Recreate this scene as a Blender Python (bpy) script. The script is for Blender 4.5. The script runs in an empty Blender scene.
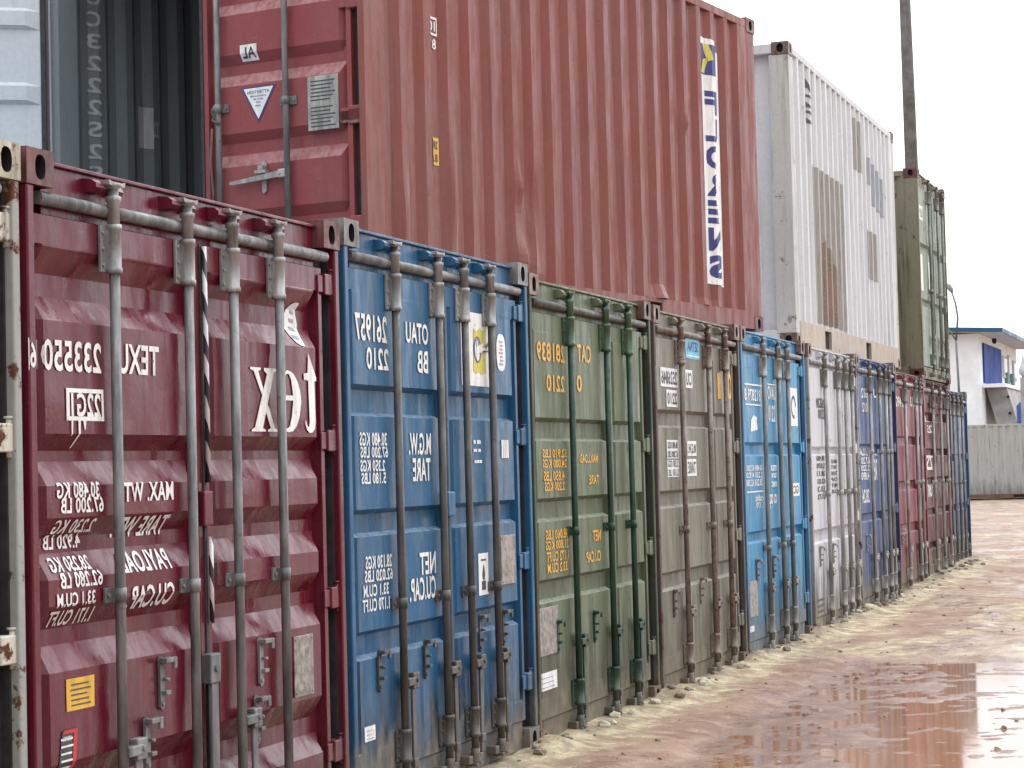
import bpy, bmesh, math, random
from mathutils import Vector, Matrix, noise
from mathutils.geometry import tessellate_polygon
random.seed(7)
scene = bpy.context.scene
COL = scene.collection
R = math.radians
# ---------------------------------------------------------------- camera
cam_d = bpy.data.cameras.new('camera'); cam = bpy.data.objects.new('camera', cam_d); COL.objects.link(cam)
cam_d.sensor_width = 36; cam_d.lens = 2100/1024*36; cam_d.clip_start = .1; cam_d.clip_end = 3000
yaw, pitch, roll = .3368, .0401, -.0256
f = Vector((-math.sin(yaw)*math.cos(pitch), math.cos(yaw)*math.cos(pitch), math.sin(pitch)))
r = Vector((math.cos(yaw), math.sin(yaw), 0)); u = r.cross(f)
r2 = r*math.cos(roll)+u*math.sin(roll); u2 = -r*math.sin(roll)+u*math.cos(roll)
cam.matrix_world = Matrix.Translation((3.639, -5.7523, 1.5243)) @ Matrix((r2, u2, -f)).transposed().to_4x4()
scene.camera = cam
# ---------------------------------------------------------------- light
SUN_EL, SUN_AZ = R(52), R(38)      # azimuth measured from +Y towards +X
w = bpy.data.worlds.new('World'); scene.world = w; w.use_nodes = True
nt = w.node_tree; nt.nodes.clear()
out = nt.nodes.new('ShaderNodeOutputWorld'); bg = nt.nodes.new('ShaderNodeBackground')
sky = nt.nodes.new('ShaderNodeTexSky'); sky.sky_type = 'NISHITA'; sky.sun_disc = False
sky.sun_elevation = SUN_EL; sky.sun_rotation = SUN_AZ
mx = nt.nodes.new('ShaderNodeMix'); mx.data_type = 'RGBA'; mx.inputs[0].default_value = .9
cl = nt.nodes.new('ShaderNodeTexNoise'); cl.inputs['Scale'].default_value = 2.2; cl.inputs['Detail'].default_value = 4
cr = nt.nodes.new('ShaderNodeValToRGB')
cr.color_ramp.elements[0].position = .3; cr.color_ramp.elements[0].color = (13.6, 14.1, 14.9, 1)
cr.color_ramp.elements[1].position = .7; cr.color_ramp.elements[1].color = (16.6, 16.8, 17.2, 1)
nt.links.new(cl.outputs['Fac'], cr.inputs['Fac'])
tc = nt.nodes.new('ShaderNodeTexCoord'); sx = nt.nodes.new('ShaderNodeSeparateXYZ'); nt.links.new(tc.outputs['Generated'], sx.inputs[0])
mr = nt.nodes.new('ShaderNodeMapRange'); mr.inputs[1].default_value = 0; mr.inputs[2].default_value = 1; mr.inputs[3].default_value = .30; mr.inputs[4].default_value = 2.15
nt.links.new(sx.outputs[2], mr.inputs[0])
vm = nt.nodes.new('ShaderNodeVectorMath'); vm.operation = 'SCALE'; nt.links.new(cr.outputs[0], vm.inputs[0]); nt.links.new(mr.outputs[0], vm.inputs['Scale'])
nt.links.new(sky.outputs[0], mx.inputs[6]); nt.links.new(vm.outputs[0], mx.inputs[7])
dp = nt.nodes.new('ShaderNodeVectorMath'); dp.operation = 'DOT_PRODUCT'; nt.links.new(tc.outputs['Generated'], dp.inputs[0]); dp.inputs[1].default_value = (.25, .94, .22)
d1 = nt.nodes.new('ShaderNodeMath'); d1.operation = 'MAXIMUM'; nt.links.new(dp.outputs['Value'], d1.inputs[0]); d1.inputs[1].default_value = 0
d2 = nt.nodes.new('ShaderNodeMath'); d2.operation = 'POWER'; nt.links.new(d1.outputs[0], d2.inputs[0]); d2.inputs[1].default_value = 3
d3 = nt.nodes.new('ShaderNodeMath'); d3.operation = 'MULTIPLY_ADD'; nt.links.new(d2.outputs[0], d3.inputs[0]); d3.inputs[1].default_value = 1.0; nt.links.new(mr.outputs[0], d3.inputs[2])
nt.links.new(d3.outputs[0], vm.inputs['Scale'])
nt.links.new(mx.outputs[2], bg.inputs[0]); bg.inputs[1].default_value = .1
nt.links.new(bg.outputs[0], out.inputs[0])
sd = bpy.data.lights.new('sun', 'SUN'); sd.energy = .8; sd.angle = R(18); sd.color = (1, .97, .92)
so = bpy.data.objects.new('sun', sd); COL.objects.link(so)
sv = Vector((math.sin(SUN_AZ)*math.cos(SUN_EL), math.cos(SUN_AZ)*math.cos(SUN_EL), math.sin(SUN_EL)))
so.rotation_euler = sv.to_track_quat('Z', 'Y').to_euler()
scene.view_settings.view_transform = 'Standard'; scene.view_settings.look = 'None'
scene.view_settings.exposure = 0.0; scene.view_settings.gamma = 1
scene.render.resolution_x = 1024; scene.render.resolution_y = 768
scene.render.engine = 'CYCLES'
# ---------------------------------------------------------------- helpers
def tag(o, label=None, cat=None, group=None, kind=None):
    if label: o['label'] = label
    if cat: o['category'] = cat
    if group: o['group'] = group
    if kind: o['kind'] = kind
    return o
def empty(name, loc, rz=0, **k):
    o = bpy.data.objects.new(name, None); COL.objects.link(o); o.location = loc; o.rotation_euler = (0, 0, rz)
    o.empty_display_size = .3
    return tag(o, **k)
def smooth(a, b, t):
    t = min(1, max(0, (t-a)/(b-a))); return t*t*(3-2*t)
class MB:
    """collects geometry for ONE mesh"""
    def __init__(s): s.b = bmesh.new(); s.mi = 0
    def face(s, vs):
        try:
            fc = s.b.faces.new(vs); fc.material_index = s.mi; return fc
        except ValueError: return None
    def quad(s, pts): return s.face([s.b.verts.new(p) for p in pts])
    def box(s, x0, x1, y0, y1, z0, z1, bev=0, M=None):
        g = bmesh.ops.create_cube(s.b, size=1)['verts']
        T = Matrix.Translation(((x0+x1)/2, (y0+y1)/2, (z0+z1)/2)) @ Matrix.Diagonal((abs(x1-x0), abs(y1-y0), abs(z1-z0), 1))
        if M is not None: T = M @ T
        bmesh.ops.transform(s.b, matrix=T, verts=g)
        fs = set(f_ for v in g for f_ in v.link_faces)
        for f_ in fs: f_.material_index = s.mi
        if bev:
            es = set(e for v in g for e in v.link_edges)
            bmesh.ops.bevel(s.b, geom=list(es), offset=bev, segments=2, affect='EDGES', profile=.5, material=-1)
        return s
    def tube(s, pts, rad, n=12, cap=True):
        pts = [Vector(p) for p in pts]; rs = rad if isinstance(rad, (list, tuple)) else [rad]*len(pts)
        rings = []
        ref = None
        for i, p in enumerate(pts):
            d = (pts[min(i+1, len(pts)-1)]-pts[max(i-1, 0)]).normalized()
            a = d.orthogonal().normalized() if ref is None else (ref - d*ref.dot(d)).normalized()
            ref = a; c = d.cross(a)
            rings.append([s.b.verts.new(p+(a*math.cos(t)+c*math.sin(t))*rs[i]) for t in [2*math.pi*k/n for k in range(n)]])
        for A, B in zip(rings, rings[1:]):
            for k in range(n):
                fc = s.face([A[k], A[(k+1) % n], B[(k+1) % n], B[k]])
                if fc: fc.smooth = True
        if cap: s.face(rings[0][::-1]); s.face(rings[-1])
        return s
    def prism(s, poly, y0, y1, axis='y'):
        """poly of (a,b) extruded along an axis"""
        def P(a, b, t): return {'y': (a, t, b), 'x': (t, a, b), 'z': (a, b, t)}[axis]
        A = [s.b.verts.new(P(a, b, y0)) for a, b in poly]; B = [s.b.verts.new(P(a, b, y1)) for a, b in poly]
        n = len(poly)
        s.face(A[::-1]); s.face(B)
        for k in range(n): s.face([A[k], A[(k+1) % n], B[(k+1) % n], B[k]])
        return s
    def mesh(s, name, mats):
        bmesh.ops.recalc_face_normals(s.b, faces=s.b.faces[:])
        return s.mesh_raw(name, mats)
    def mesh_raw(s, name, mats):
        me = bpy.data.meshes.new(name); s.b.to_mesh(me); s.b.free()
        for m in (mats if isinstance(mats, (list, tuple)) else [mats]): me.materials.append(m)
        return me
    def build(s, name, mats, parent=None, loc=(0, 0, 0), raw=False):
        me = s.mesh_raw(name, mats) if raw else s.mesh(name, mats)
        return put(name, me, parent, loc)
def put(name, me, parent=None, loc=(0, 0, 0)):
    o = bpy.data.objects.new(name, me); COL.objects.link(o); o.location = loc
    if parent: o.parent = parent
    return o
# ---------------------------------------------------------------- materials
class NT:
    def __init__(s, name):
        s.m = bpy.data.materials.new(name); s.m.use_nodes = True; s.t = s.m.node_tree; s.t.nodes.clear()
        s.o = s.n('ShaderNodeOutputMaterial'); s.p = s.n('ShaderNodeBsdfPrincipled'); s.l(s.p.outputs[0], s.o.inputs[0])
        s.g = s.n('ShaderNodeNewGeometry')
    def n(s, t, **k):
        x = s.t.nodes.new(t)
        for a, b in k.items(): setattr(x, a, b)
        return x
    def l(s, a, b): s.t.links.new(a, b)
    def pos(s, scale=(1, 1, 1), rot=(0, 0, 0), loc=(0, 0, 0)):
        m = s.n('ShaderNodeMapping'); m.inputs['Scale'].default_value = scale; m.inputs['Rotation'].default_value = rot
        m.inputs['Location'].default_value = loc
        s.l(s.g.outputs['Position'], m.inputs[0]); return m.outputs[0]
    def noise(s, vec, scale, detail=4, rough=.55, dist=0):
        x = s.n('ShaderNodeTexNoise'); x.inputs['Scale'].default_value = scale; x.inputs['Detail'].default_value = detail
        x.inputs['Roughness'].default_value = rough; x.inputs['Distortion'].default_value = dist
        s.l(vec, x.inputs['Vector']); return x.outputs['Fac']
    def ramp(s, fac, a, b, lo=0., hi=1.):
        x = s.n('ShaderNodeMapRange'); x.interpolation_type = 'SMOOTHSTEP'
        for i, v in enumerate((a, b, lo, hi)): x.inputs[i+1].default_value = v
        s.l(fac, x.inputs[0]); return x.outputs[0]
    def math(s, op, a, b=0.):
        x = s.n('ShaderNodeMath', operation=op)
        for i, v in enumerate((a, b)):
            if isinstance(v, (int, float)): x.inputs[i].default_value = v
            else: s.l(v, x.inputs[i])
        return x.outputs[0]
    def mix(s, fac, a, b):
        x = s.n('ShaderNodeMix', data_type='RGBA')
        for i, v in ((0, fac), (6, a), (7, b)):
            if isinstance(v, (int, float)): x.inputs[i].default_value = v
            elif isinstance(v, tuple): x.inputs[i].default_value = (*v, 1)
            else: s.l(v, x.inputs[i])
        return x.outputs[2]
    def xyz(s, vec=None):
        x = s.n('ShaderNodeSeparateXYZ'); s.l(vec or s.g.outputs['Position'], x.inputs[0]); return x.outputs
    def bump(s, h, strength=.2, dist=.01):
        x = s.n('ShaderNodeBump'); x.inputs['Strength'].default_value = strength; x.inputs['Distance'].default_value = dist
        s.l(h, x.inputs['Height']); s.l(x.outputs[0], s.p.inputs['Normal'])
def mulc(c, k): return tuple(min(1, v*k) for v in c)
MATS = {}
def paint(name, col, rust=.3, dirt=.4, rough=.42, fade=.25, mud=.7, bump=.12, spec=.26, dust_glint=.72):
    if name in MATS: return MATS[name]
    s = NT(name); P = s.pos()
    avg = sum(col)/3
    faded = tuple(c*(1-fade)+(avg*1.2+.05)*fade for c in col)
    big = s.ramp(s.noise(P, 1.7, 5), .32, .7)
    c = s.mix(big, col, faded)
    fine = s.noise(P, 38, 3)
    c = s.mix(s.ramp(fine, .3, .75, 0, .22), c, mulc(col, .62))
    # vertical run-off dirt, wears by noise
    V = s.pos((9, 9, .55))
    st = s.ramp(s.noise(V, 1.6, 6, .62), .5, .74, 0, dirt)
    c = s.mix(st, c, (.045, .036, .028))
    V2 = s.pos((22, 22, 1.1), loc=(3, 1, 2))
    st2 = s.ramp(s.noise(V2, 1.3, 4, .6), .55, .78, 0, dirt*.6)
    c = s.mix(st2, c, tuple(min(1, v*1.1+.08) for v in col))
    # rust blooms and rust runs
    rn = s.noise(P, 6.5, 8, .7)
    rp = s.ramp(rn, .66-.12*rust, .70-.10*rust)
    rr = s.ramp(s.noise(s.pos((14, 14, .8), loc=(7, 7, 7)), 1.2, 6, .68), .66-.07*rust, .78-.05*rust, 0, .75*min(1, rust*1.5))
    rcol = s.mix(s.noise(P, 40, 4), (.035, .013, .008), (.16, .055, .022))
    rm = s.math('MAXIMUM', s.math('MULTIPLY', rp, min(1, rust*1.6)), rr)
    c = s.mix(rm, c, rcol)
    # black grime washed down the lower half
    gz = s.math('ADD', s.ramp(s.xyz()[2], .1, 1.5, 1, 0), s.math('MULTIPLY', s.math('SUBTRACT', s.noise(s.pos((8, 8, .9), loc=(5, 2, 9)), 1.8, 6, .66), .5), 1.9))
    c = s.mix(s.ramp(gz, .50, 1.25, 0, min(.85, mud)), c, (.022, .020, .018))
    # pale dust plus a painted-in highlight on every upward ledge and fold
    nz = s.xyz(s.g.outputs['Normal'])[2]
    du = s.math('MULTIPLY', s.ramp(nz, .30, .62), s.ramp(s.noise(s.pos((16, 16, 5)), 1.7, 6, .7), .34, .62, dust_glint*.2, dust_glint))
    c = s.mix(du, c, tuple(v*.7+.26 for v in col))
    # scratches
    sc = s.ramp(s.noise(s.pos((3, 3, 30), rot=(.5, .3, .2)), 2.5, 3, .7), .70, .73, 0, .35)
    c = s.mix(sc, c, tuple(min(1, v*.8+.16) for v in col))
    # splashed dried mud low down near the ground
    z = s.xyz()[2]
    mz = s.math('ADD', s.ramp(z, .03, .75, 1, 0), s.math('MULTIPLY', s.math('SUBTRACT', s.noise(s.pos((5, 5, 2.2)), 2.4, 7, .7), .5), 2.0))
    mm = s.ramp(mz, .42, 1.15, 0, mud)
    mcol = s.mix(s.noise(P, 9, 5), (.07, .05, .036), (.34, .29, .20))
    c = s.mix(mm, c, mcol)
    s.l(c, s.p.inputs['Base Color'])
    ro = s.math('ADD', s.ramp(s.noise(s.pos((9, 9, 1.6)), 1.4, 7, .7), .34, .66, rough-.14, rough+.20), s.math('MULTIPLY', s.math('MAXIMUM', rm, mm), .35))
    s.l(ro, s.p.inputs['Roughness'])
    s.p.inputs['Specular IOR Level'].default_value = spec
    h = s.math('ADD', s.math('MULTIPLY', s.noise(P, 3.2, 2), 1.6), s.math('ADD', s.math('MULTIPLY', s.noise(P, 55, 3), .10), s.math('MULTIPLY', rm, -.12)))
    s.bump(h, bump*2.2, .02)
    MATS[name] = s.m; return s.m
def simple(name, col, rough=.6, metal=0, var=.35, scale=20, bump=0, emit=None):
    if name in MATS: return MATS[name]
    s = NT(name); P = s.pos()
    c = s.mix(s.ramp(s.noise(P, scale, 5, .65), .3, .7), mulc(col, 1-var), mulc(col, 1+var*.5))
    s.l(c, s.p.inputs['Base Color'])
    s.l(s.ramp(s.noise(P, scale*.4, 4), .3, .7, max(.05, rough-.12), min(1, rough+.12)), s.p.inputs['Roughness'])
    s.p.inputs['Metallic'].default_value = metal
    if bump: s.bump(s.noise(P, scale*1.5, 5), bump, .01)
    MATS[name] = s.m; return s.m
def bar_metal(name, col, rust=.35, rough=.45):
    """galvanised / painted lock rod steel with rust freckles and old grease"""
    if name in MATS: return MATS[name]
    s = NT(name); P = s.pos()
    c = s.mix(s.ramp(s.noise(s.pos((6, 6, 1.2)), 2.5, 6, .65), .35, .68), mulc(col, .55), mulc(col, 1.25))
    c = s.mix(s.ramp(s.noise(P, 26, 6, .7), .62-.08*rust, .70-.08*rust, 0, min(1, rust*2)), c, (.10, .04, .02))
    c = s.mix(s.ramp(s.noise(s.pos((20, 20, 1.5), loc=(4, 4, 4)), 2, 5, .65), .55, .7, 0, .5), c, (.035, .03, .027))
    z = s.xyz()[2]
    mz = s.math('ADD', s.ramp(z, .03, .7, 1, 0), s.math('SUBTRACT', s.noise(P, 6, 6, .7), .5))
    mm = s.ramp(mz, .6, 1.1, 0, .6)
    c = s.mix(mm, c, (.16, .125, .09))
    s.l(c, s.p.inputs['Base Color']); s.p.inputs['Metallic'].default_value = .25
    s.l(s.ramp(s.noise(P, 15, 5), .3, .7, rough-.1, rough+.2), s.p.inputs['Roughness'])
    s.bump(s.noise(P, 60, 4), .15, .004)
    MATS[name] = s.m; return s.m
def letter(name, col, wear=.35, rough=.5):
    """sprayed or stuck-on lettering with chipped spots"""
    if name in MATS: return MATS[name]
    s = NT(name); P = s.pos()
    c = s.mix(s.ramp(s.noise(s.pos((9, 9, 2)), 3, 5), .35, .75), col, mulc(col, .72))
    s.l(c, s.p.inputs['Base Color']); s.p.inputs['Roughness'].default_value = rough
    tr = s.n('ShaderNodeBsdfTransparent'); mxs = s.n('ShaderNodeMixShader')
    k = s.ramp(s.noise(s.pos((3, 3, 1.6)), 14, 7, .75), .63-.1*wear, .69-.1*wear)
    s.l(k, mxs.inputs[0]); s.l(s.p.outputs[0], mxs.inputs[1]); s.l(tr.outputs[0], mxs.inputs[2]); s.l(mxs.outputs[0], s.o.inputs[0])
    MATS[name] = s.m; return s.m
LET = {'W': letter('white lettering', (.82, .83, .80), .35), 'Y': letter('orange lettering', (.78, .42, .05), .5),
       'K': letter('dark lettering', (.05, .055, .06), .35), 'C': letter('cyan label', (.13, .5, .72), 0), 'N': letter('navy lettering', (.03, .04, .19), 0),
       'WP': letter('white label', (.8, .81, .8), 0), 'YP': letter('yellow label', (.72, .42, .05), .05), 'RP': letter('red label', (.55, .03, .04), 0),
       'L': letter('lime yellow print', (.62, .56, .10), 0), 'G': letter('grey print', (.30, .32, .36), .1), 'WF': letter('faint white lettering', (.45, .46, .48), .9),
       'TAUPE': letter('taupe overpaint', (.29, .27, .245), .35), 'RUSTP': letter('rusty overpaint', (.21, .135, .09), 1.0),'INN': letter('pale interior marking', (.55,.58,.60), .2)}
LET['PL'] = simple('weathered plate', (.30, .27, .24), .5, .1, .5, 30)
M_DARK = simple('dark void', (.012, .012, .013), .9)
M_RUBBER = simple('rubber gasket', (.03, .03, .032), .65, 0, .4, 30)
# ---------------------------------------------------------------- text and decals
_tc = {}
def text_polys(txt, off=.022):
    if (txt, off) in _tc: return _tc[(txt, off)]
    cu = bpy.data.curves.new('t', 'FONT'); cu.body = txt; cu.size = 1; cu.resolution_u = 3; cu.offset = off; cu.space_character = 1.05
    o = bpy.data.objects.new('t', cu); COL.objects.link(o)
    bpy.context.view_layer.update()
    me = bpy.data.meshes.new_from_object(o)
    vs = [(v.co.x, v.co.y) for v in me.vertices]; fs = [tuple(p.vertices) for p in me.polygons]
    bpy.data.objects.remove(o); bpy.data.curves.remove(cu); bpy.data.meshes.remove(me)
    x0 = min(v[0] for v in vs); x1 = max(v[0] for v in vs); y0 = min(v[1] for v in vs); y1 = max(v[1] for v in vs)
    vs = [((x-x0)/(x1-x0), (y-y0)/(y1-y0)) for x, y in vs]
    _tc[(txt, off)] = (vs, fs); return _tc[(txt, off)]
def box_map(geo, a, b, c, d, mirror=True):
    """unit geometry into the box u a..b, z c..d; the writing in this yard reads from right to left"""
    vs, fs = geo
    return [((b-(b-a)*x) if mirror else (a+(b-a)*x), c+(d-c)*y) for x, y in vs], fs
def poly_geo(polys):
    vs = []; fs = []
    for p in polys:
        base = len(vs); vs += [tuple(q) for q in p]
        for t in tessellate_polygon([[Vector((q[0], q[1], 0)) for q in p]]): fs.append(tuple(base+i for i in t))
    return vs, fs
def rect(a, b, c, d): return [(a, c), (b, c), (b, d), (a, d)]
def decal(geo, surf, uk, zk, mats, parent, name, off=.004, label=None):
    """geo in (u,z); surf(u,z)->local point and outward normal; cut where the surface folds"""
    b = bmesh.new(); V = [b.verts.new((x, 0, y)) for x, y in geo[0]]
    for fc in geo[1]:
        try: b.faces.new([V[i] for i in fc])
        except ValueError: pass
    us = [x for x, _ in geo[0]]; zs = [y for _, y in geo[0]]
    for k in uk:
        if min(us) < k < max(us): bmesh.ops.bisect_plane(b, geom=b.verts[:]+b.edges[:]+b.faces[:], plane_co=(k, 0, 0), plane_no=(1, 0, 0), dist=1e-6)
    for k in zk:
        if min(zs) < k < max(zs): bmesh.ops.bisect_plane(b, geom=b.verts[:]+b.edges[:]+b.faces[:], plane_co=(0, 0, k), plane_no=(0, 0, 1), dist=1e-6)
    for v in b.verts: v.co = surf(v.co.x, v.co.z, off)
    bmesh.ops.recalc_face_normals(b, faces=b.faces[:])
    me = bpy.data.meshes.new(name); b.to_mesh(me); b.free()
    me.materials.append(mats)
    o = put(name, me, parent)
    if label: o['label'] = label
    return o
# ---------------------------------------------------------------- container kit
M_DARK2 = simple('seal and painted slot shade', (.028, .026, .028), .7, 0, .5, 12)  # rubber seal dark, with the shade of the post slot put into the colour
W, L, H0 = 2.438, 6.058, 2.591
F = -.03                                  # door frame face, castings at 0
def pierced_box(mb, x0, x1, y0, y1, z0, z1, faces, hw=.031, hh=.041, dark=1):
    """corner casting: box whose listed faces have an oval hole with depth"""
    c = Vector(((x0+x1)/2, (y0+y1)/2, (z0+z1)/2)); h = Vector(((x1-x0)/2, (y1-y0)/2, (z1-z0)/2))
    for ax in range(3):
        for sg in (-1, 1):
            a, b_ = [(1, 2), (0, 2), (0, 1)][ax]
            n = Vector((0, 0, 0)); n[ax] = sg
            def P(p, q, d=0):
                v = c.copy(); v[ax] += sg*h[ax]-sg*d; v[a] += p; v[b_] += q; return v
            if (ax, sg) in faces:
                A, B = h[a], h[b_]
                angs = sorted([2*math.pi*k/20+.01 for k in range(20)]+[math.atan2(B*s, A*t) % (2*math.pi) for s in (-1, 1) for t in (-1, 1)])
                ro, ri, rb = [], [], []
                w_ = min(hw, A*.62); h_ = min(hh, B*.74)
                for t in angs:
                    ct, st = math.cos(t), math.sin(t)
                    k = min(A/abs(ct) if abs(ct) > 1e-6 else 9, B/abs(st) if abs(st) > 1e-6 else 9)
                    ro.append(mb.b.verts.new(P(ct*k, st*k)))
                    e = 2.6
                    m = (abs(ct/w_)**e+abs(st/h_)**e)**(-1/e)
                    ri.append(mb.b.verts.new(P(ct*m, st*m))); rb.append(mb.b.verts.new(P(ct*m, st*m, .035)))
                n_ = len(angs); mb.mi = 0
                for k in range(n_):
                    mb.face([ro[k], ro[(k+1) % n_], ri[(k+1) % n_], ri[k]])
                    mb.mi = dark; mb.face([ri[k], ri[(k+1) % n_], rb[(k+1) % n_], rb[k]]); mb.mi = 0  # hole walls near black too: the shade inside is painted on
                mb.mi = dark; mb.face(rb); mb.mi = 0
            else:
                mb.quad([P(-h[a], -h[b_]), P(h[a], -h[b_]), P(h[a], h[b_]), P(-h[a], h[b_])])
_mc = {}
def cached(key, fn):
    if key not in _mc: _mc[key] = fn()
    return _mc[key]
def casting_mesh(left, top, mats, key):
    def mk():
        m = MB()
        if left: y0, y1 = 0, .162
        else: y0, y1 = -.162, 0
        pierced_box(m, -.178, 0, y0, y1, 0, .118, [(0, 1), (0, -1), (1, -1), (1, 1)] + ([(2, 1)] if top else []))
        bmesh.ops.remove_doubles(m.b, verts=m.b.verts[:], dist=1e-5)
        return m.mesh('corner_casting', mats)
    return cached(('cast', left, top, key), mk)
def corr_knots(x0, x1, pitch=.278):
    """trapezoid wall profile: list of (s, depth)"""
    p = [(x0, 0.)]; s = x0+.035
    while s+pitch < x1-.02:
        p += [(s, 0), (s+.068, -.036), (s+.138, -.036), (s+.206, 0)]; s += pitch
    p.append((x1, 0)); return p
def lerp_prof(kn, s):
    if s <= kn[0][0]: return kn[0][1]
    for (a, da), (b, db) in zip(kn, kn[1:]):
        if s <= b: return da+(db-da)*((s-a)/(b-a) if b > a else 0)
    return kn[-1][1]
SIDE_K = corr_knots(.165, L-.165)
def side_dep(s, z, dents=()):
    d = lerp_prof(SIDE_K, s)
    for (ds, dz, rs, rz, amp) in dents:
        q = ((s-ds)/rs)**2+((z-dz)/rz)**2
        if q < 4: d += amp*math.exp(-q*1.6)
    return d
def side_wall(uw, sgn, H, outer, inner, name, parent, dents=(), zlo=.155, fine=False):
    """corrugated steel side; outer sheet plus inner sheet 3 mm behind"""
    m = MB(); ztop = H-.09
    ss = []
    for (a, _), (b, _) in zip(SIDE_K, SIDE_K[1:]):
        n = 3 if fine else 1
        ss += [a+(b-a)*k/n for k in range(n)]
    ss.append(SIDE_K[-1][0])
    nz = 44 if fine else 1
    zz = [zlo+(ztop-zlo)*k/nz for k in range(nz+1)]
    for lay, off, mi in ((0, 0, 0), (1, -.003, 1)):
        m.mi = mi
        g = [[m.b.verts.new((-s, uw+sgn*(-.006+side_dep(s, z, dents)+off+(.0035*noise.noise((s*2.3, z*1.1, 3.3+uw)) if fine else 0)), z)) for z in zz] for s in ss]
        for i in range(len(ss)-1):
            for j in range(nz): m.face([g[i][j], g[i+1][j], g[i+1][j+1], g[i][j+1]])
    return m.build(name, [outer, inner], parent, raw=True)
def end_wall(x, sgn, H, outer, inner, parent):
    m = MB(); kn = corr_knots(.12, W-.12, .25)
    for off, mi in ((0, 0), (-.003, 1)):
        m.mi = mi; g = [[m.b.verts.new((x+sgn*(-.02+d+off), s, z)) for z in (.15, H-.1)] for s, d in kn]
        for i in range(len(kn)-1): m.face([g[i][0], g[i+1][0], g[i+1][1], g[i][1]])
    return m.build('end_wall', [outer, inner], parent, raw=True)
def rail_mesh(u0, u1, z0, z1, pockets, mats):
    m = MB(); cuts = [-.178]
    for a, b in pockets: cuts += [-a, -b]
    cuts.append(-L+.178)
    for a, b in zip(cuts[::2], cuts[1::2]): m.box(b, a, u0, u1, z0, z1)
    for a, b in pockets:
        m.box(-b, -a, u0, u1, z1-.03, z1); m.box(-b, -a, u0, u1, z0, z0+.02)
        m.mi = 1; m.box(-b+.002, -a-.002, u0+.01 if u0 > 1 else u0+.03, u1-.03 if u0 > 1 else u1-.01, z0+.02, z1-.03); m.mi = 0
    return m.mesh('bottom_rail', mats)
def make_shell(root, H, pm, cm, key, inner=None, dents=None, pockets=(), side_mat=None, postm=None, rail_m=None, fine=False, rail_h=.155, blank_front=False):
    inner = inner or M_DARK; postm = postm or pm; rail_m = rail_m or pm
    side_wall(0, -1, H, side_mat or pm, inner, 'side_wall', root, (), rail_h)
    side_wall(W, 1, H, side_mat or pm, inner, 'side_wall', root, dents or (), rail_h, fine)
    end_wall(-L, -1, H, pm, inner, root)
    for u0, u1 in ((.004, .06), (W-.06, W-.004)):
        put('bottom_rail', cached((key, 'brail', u0, rail_h, tuple(pockets), rail_m.name), lambda: rail_mesh(u0, u1, .012, rail_h, pockets, [rail_m, M_DARK])), root)
        put('top_rail', cached((key, 'trail', u0, H, pm.name), lambda: MB().box(-L+.178, -.178, u0, u1, H-.09, H-.025, .004).mesh('top_rail', pm)), root)
    def roof():
        m = MB(); n = 56; g = []
        for k in range(n+1):
            x = -.10-(L-.2)*k/n; zz = H-.028-(.016 if k % 4 in (1, 2) else 0)
            g.append([m.b.verts.new((x, .05, zz)), m.b.verts.new((x, W-.05, zz))])
        for a, b in zip(g, g[1:]): m.face([a[0], b[0], b[1], a[1]])
        return m.mesh('roof', pm)
    put('roof', cached((key, 'roof', H), roof), root)
    def floor():
        m = MB(); m.box(-L+.12, -.145, .06, W-.06, .13, .16)
        for k in range(19): m.box(-.35-k*.3, -.30-k*.3, .06, W-.06, .03, .13)
        return m.mesh('floor', simple('floor planks', (.16, .10, .06), .7))
    put('floor', cached(('floor',), floor), root)
    for left in (True, False):
        for top in (True, False):
            z = H-.118 if top else 0
            o = put('corner_casting', casting_mesh(left, top, [cm, M_DARK], cm.name), root, (0, 0 if left else W, z))
            o = put('corner_casting', casting_mesh(left, top, [cm, M_DARK], cm.name), root, (-L+.178, 0 if left else W, z))
        y0, y1 = (.006, .15) if left else (W-.15, W-.006)
        put('corner_post', cached((key, 'rpost', left, H, postm.name), lambda: MB().box(-L+.01, -L+.165, y0, y1, .118, H-.118, .006).mesh('corner_post', postm)), root)
        def fpost():
            m = MB(); g = (lambda a, b: (a, b)) if left else (lambda a, b: (W-b, W-a))
            if blank_front:
                m.box(-.17, -.006, *g(.006, .19), .118, H-.118, .006)
            else:
                m.box(-.168, -.004, *g(.005, .047), .118, H-.118, .006)
                m.mi = 1; m.box(-.168, -.125, *g(.047, .15), .118, H-.118); m.box(-.1265, -.034, *g(.0468, .056), .13, H-.13); m.box(-.1255, -.068, *g(.056, .145), .13, H-.13); m.mi = 0  # dark boxes paint in the slot shade and cover the flange side
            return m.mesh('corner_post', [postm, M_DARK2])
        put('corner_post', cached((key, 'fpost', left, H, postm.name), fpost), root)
    if blank_front:
        end_wall(-.075, 1, H, pm, inner, root)
        MB().box(-.11, -.012, .162, W-.162, .012, .15, .004).build('sill', pm, root)
        MB().box(-.11, -.012, .162, W-.162, H-.10, H-.012, .004).build('header', pm, root)
    else:
        def hd():
            m = MB(); m.box(-.15, -.052, .162, W-.162, H-.20, H-.035, .003); m.box(-.15, -.036, .162, W-.162, H-.035, H-.022, .003)
            return m.mesh('header', pm)
        put('header', cached((key, 'header', H), hd), root)
        put('sill', cached((key, 'sill'), lambda: MB().box(-.15, -.04, .162, W-.162, .01, .158, .004).mesh('sill', pm)), root)
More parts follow.
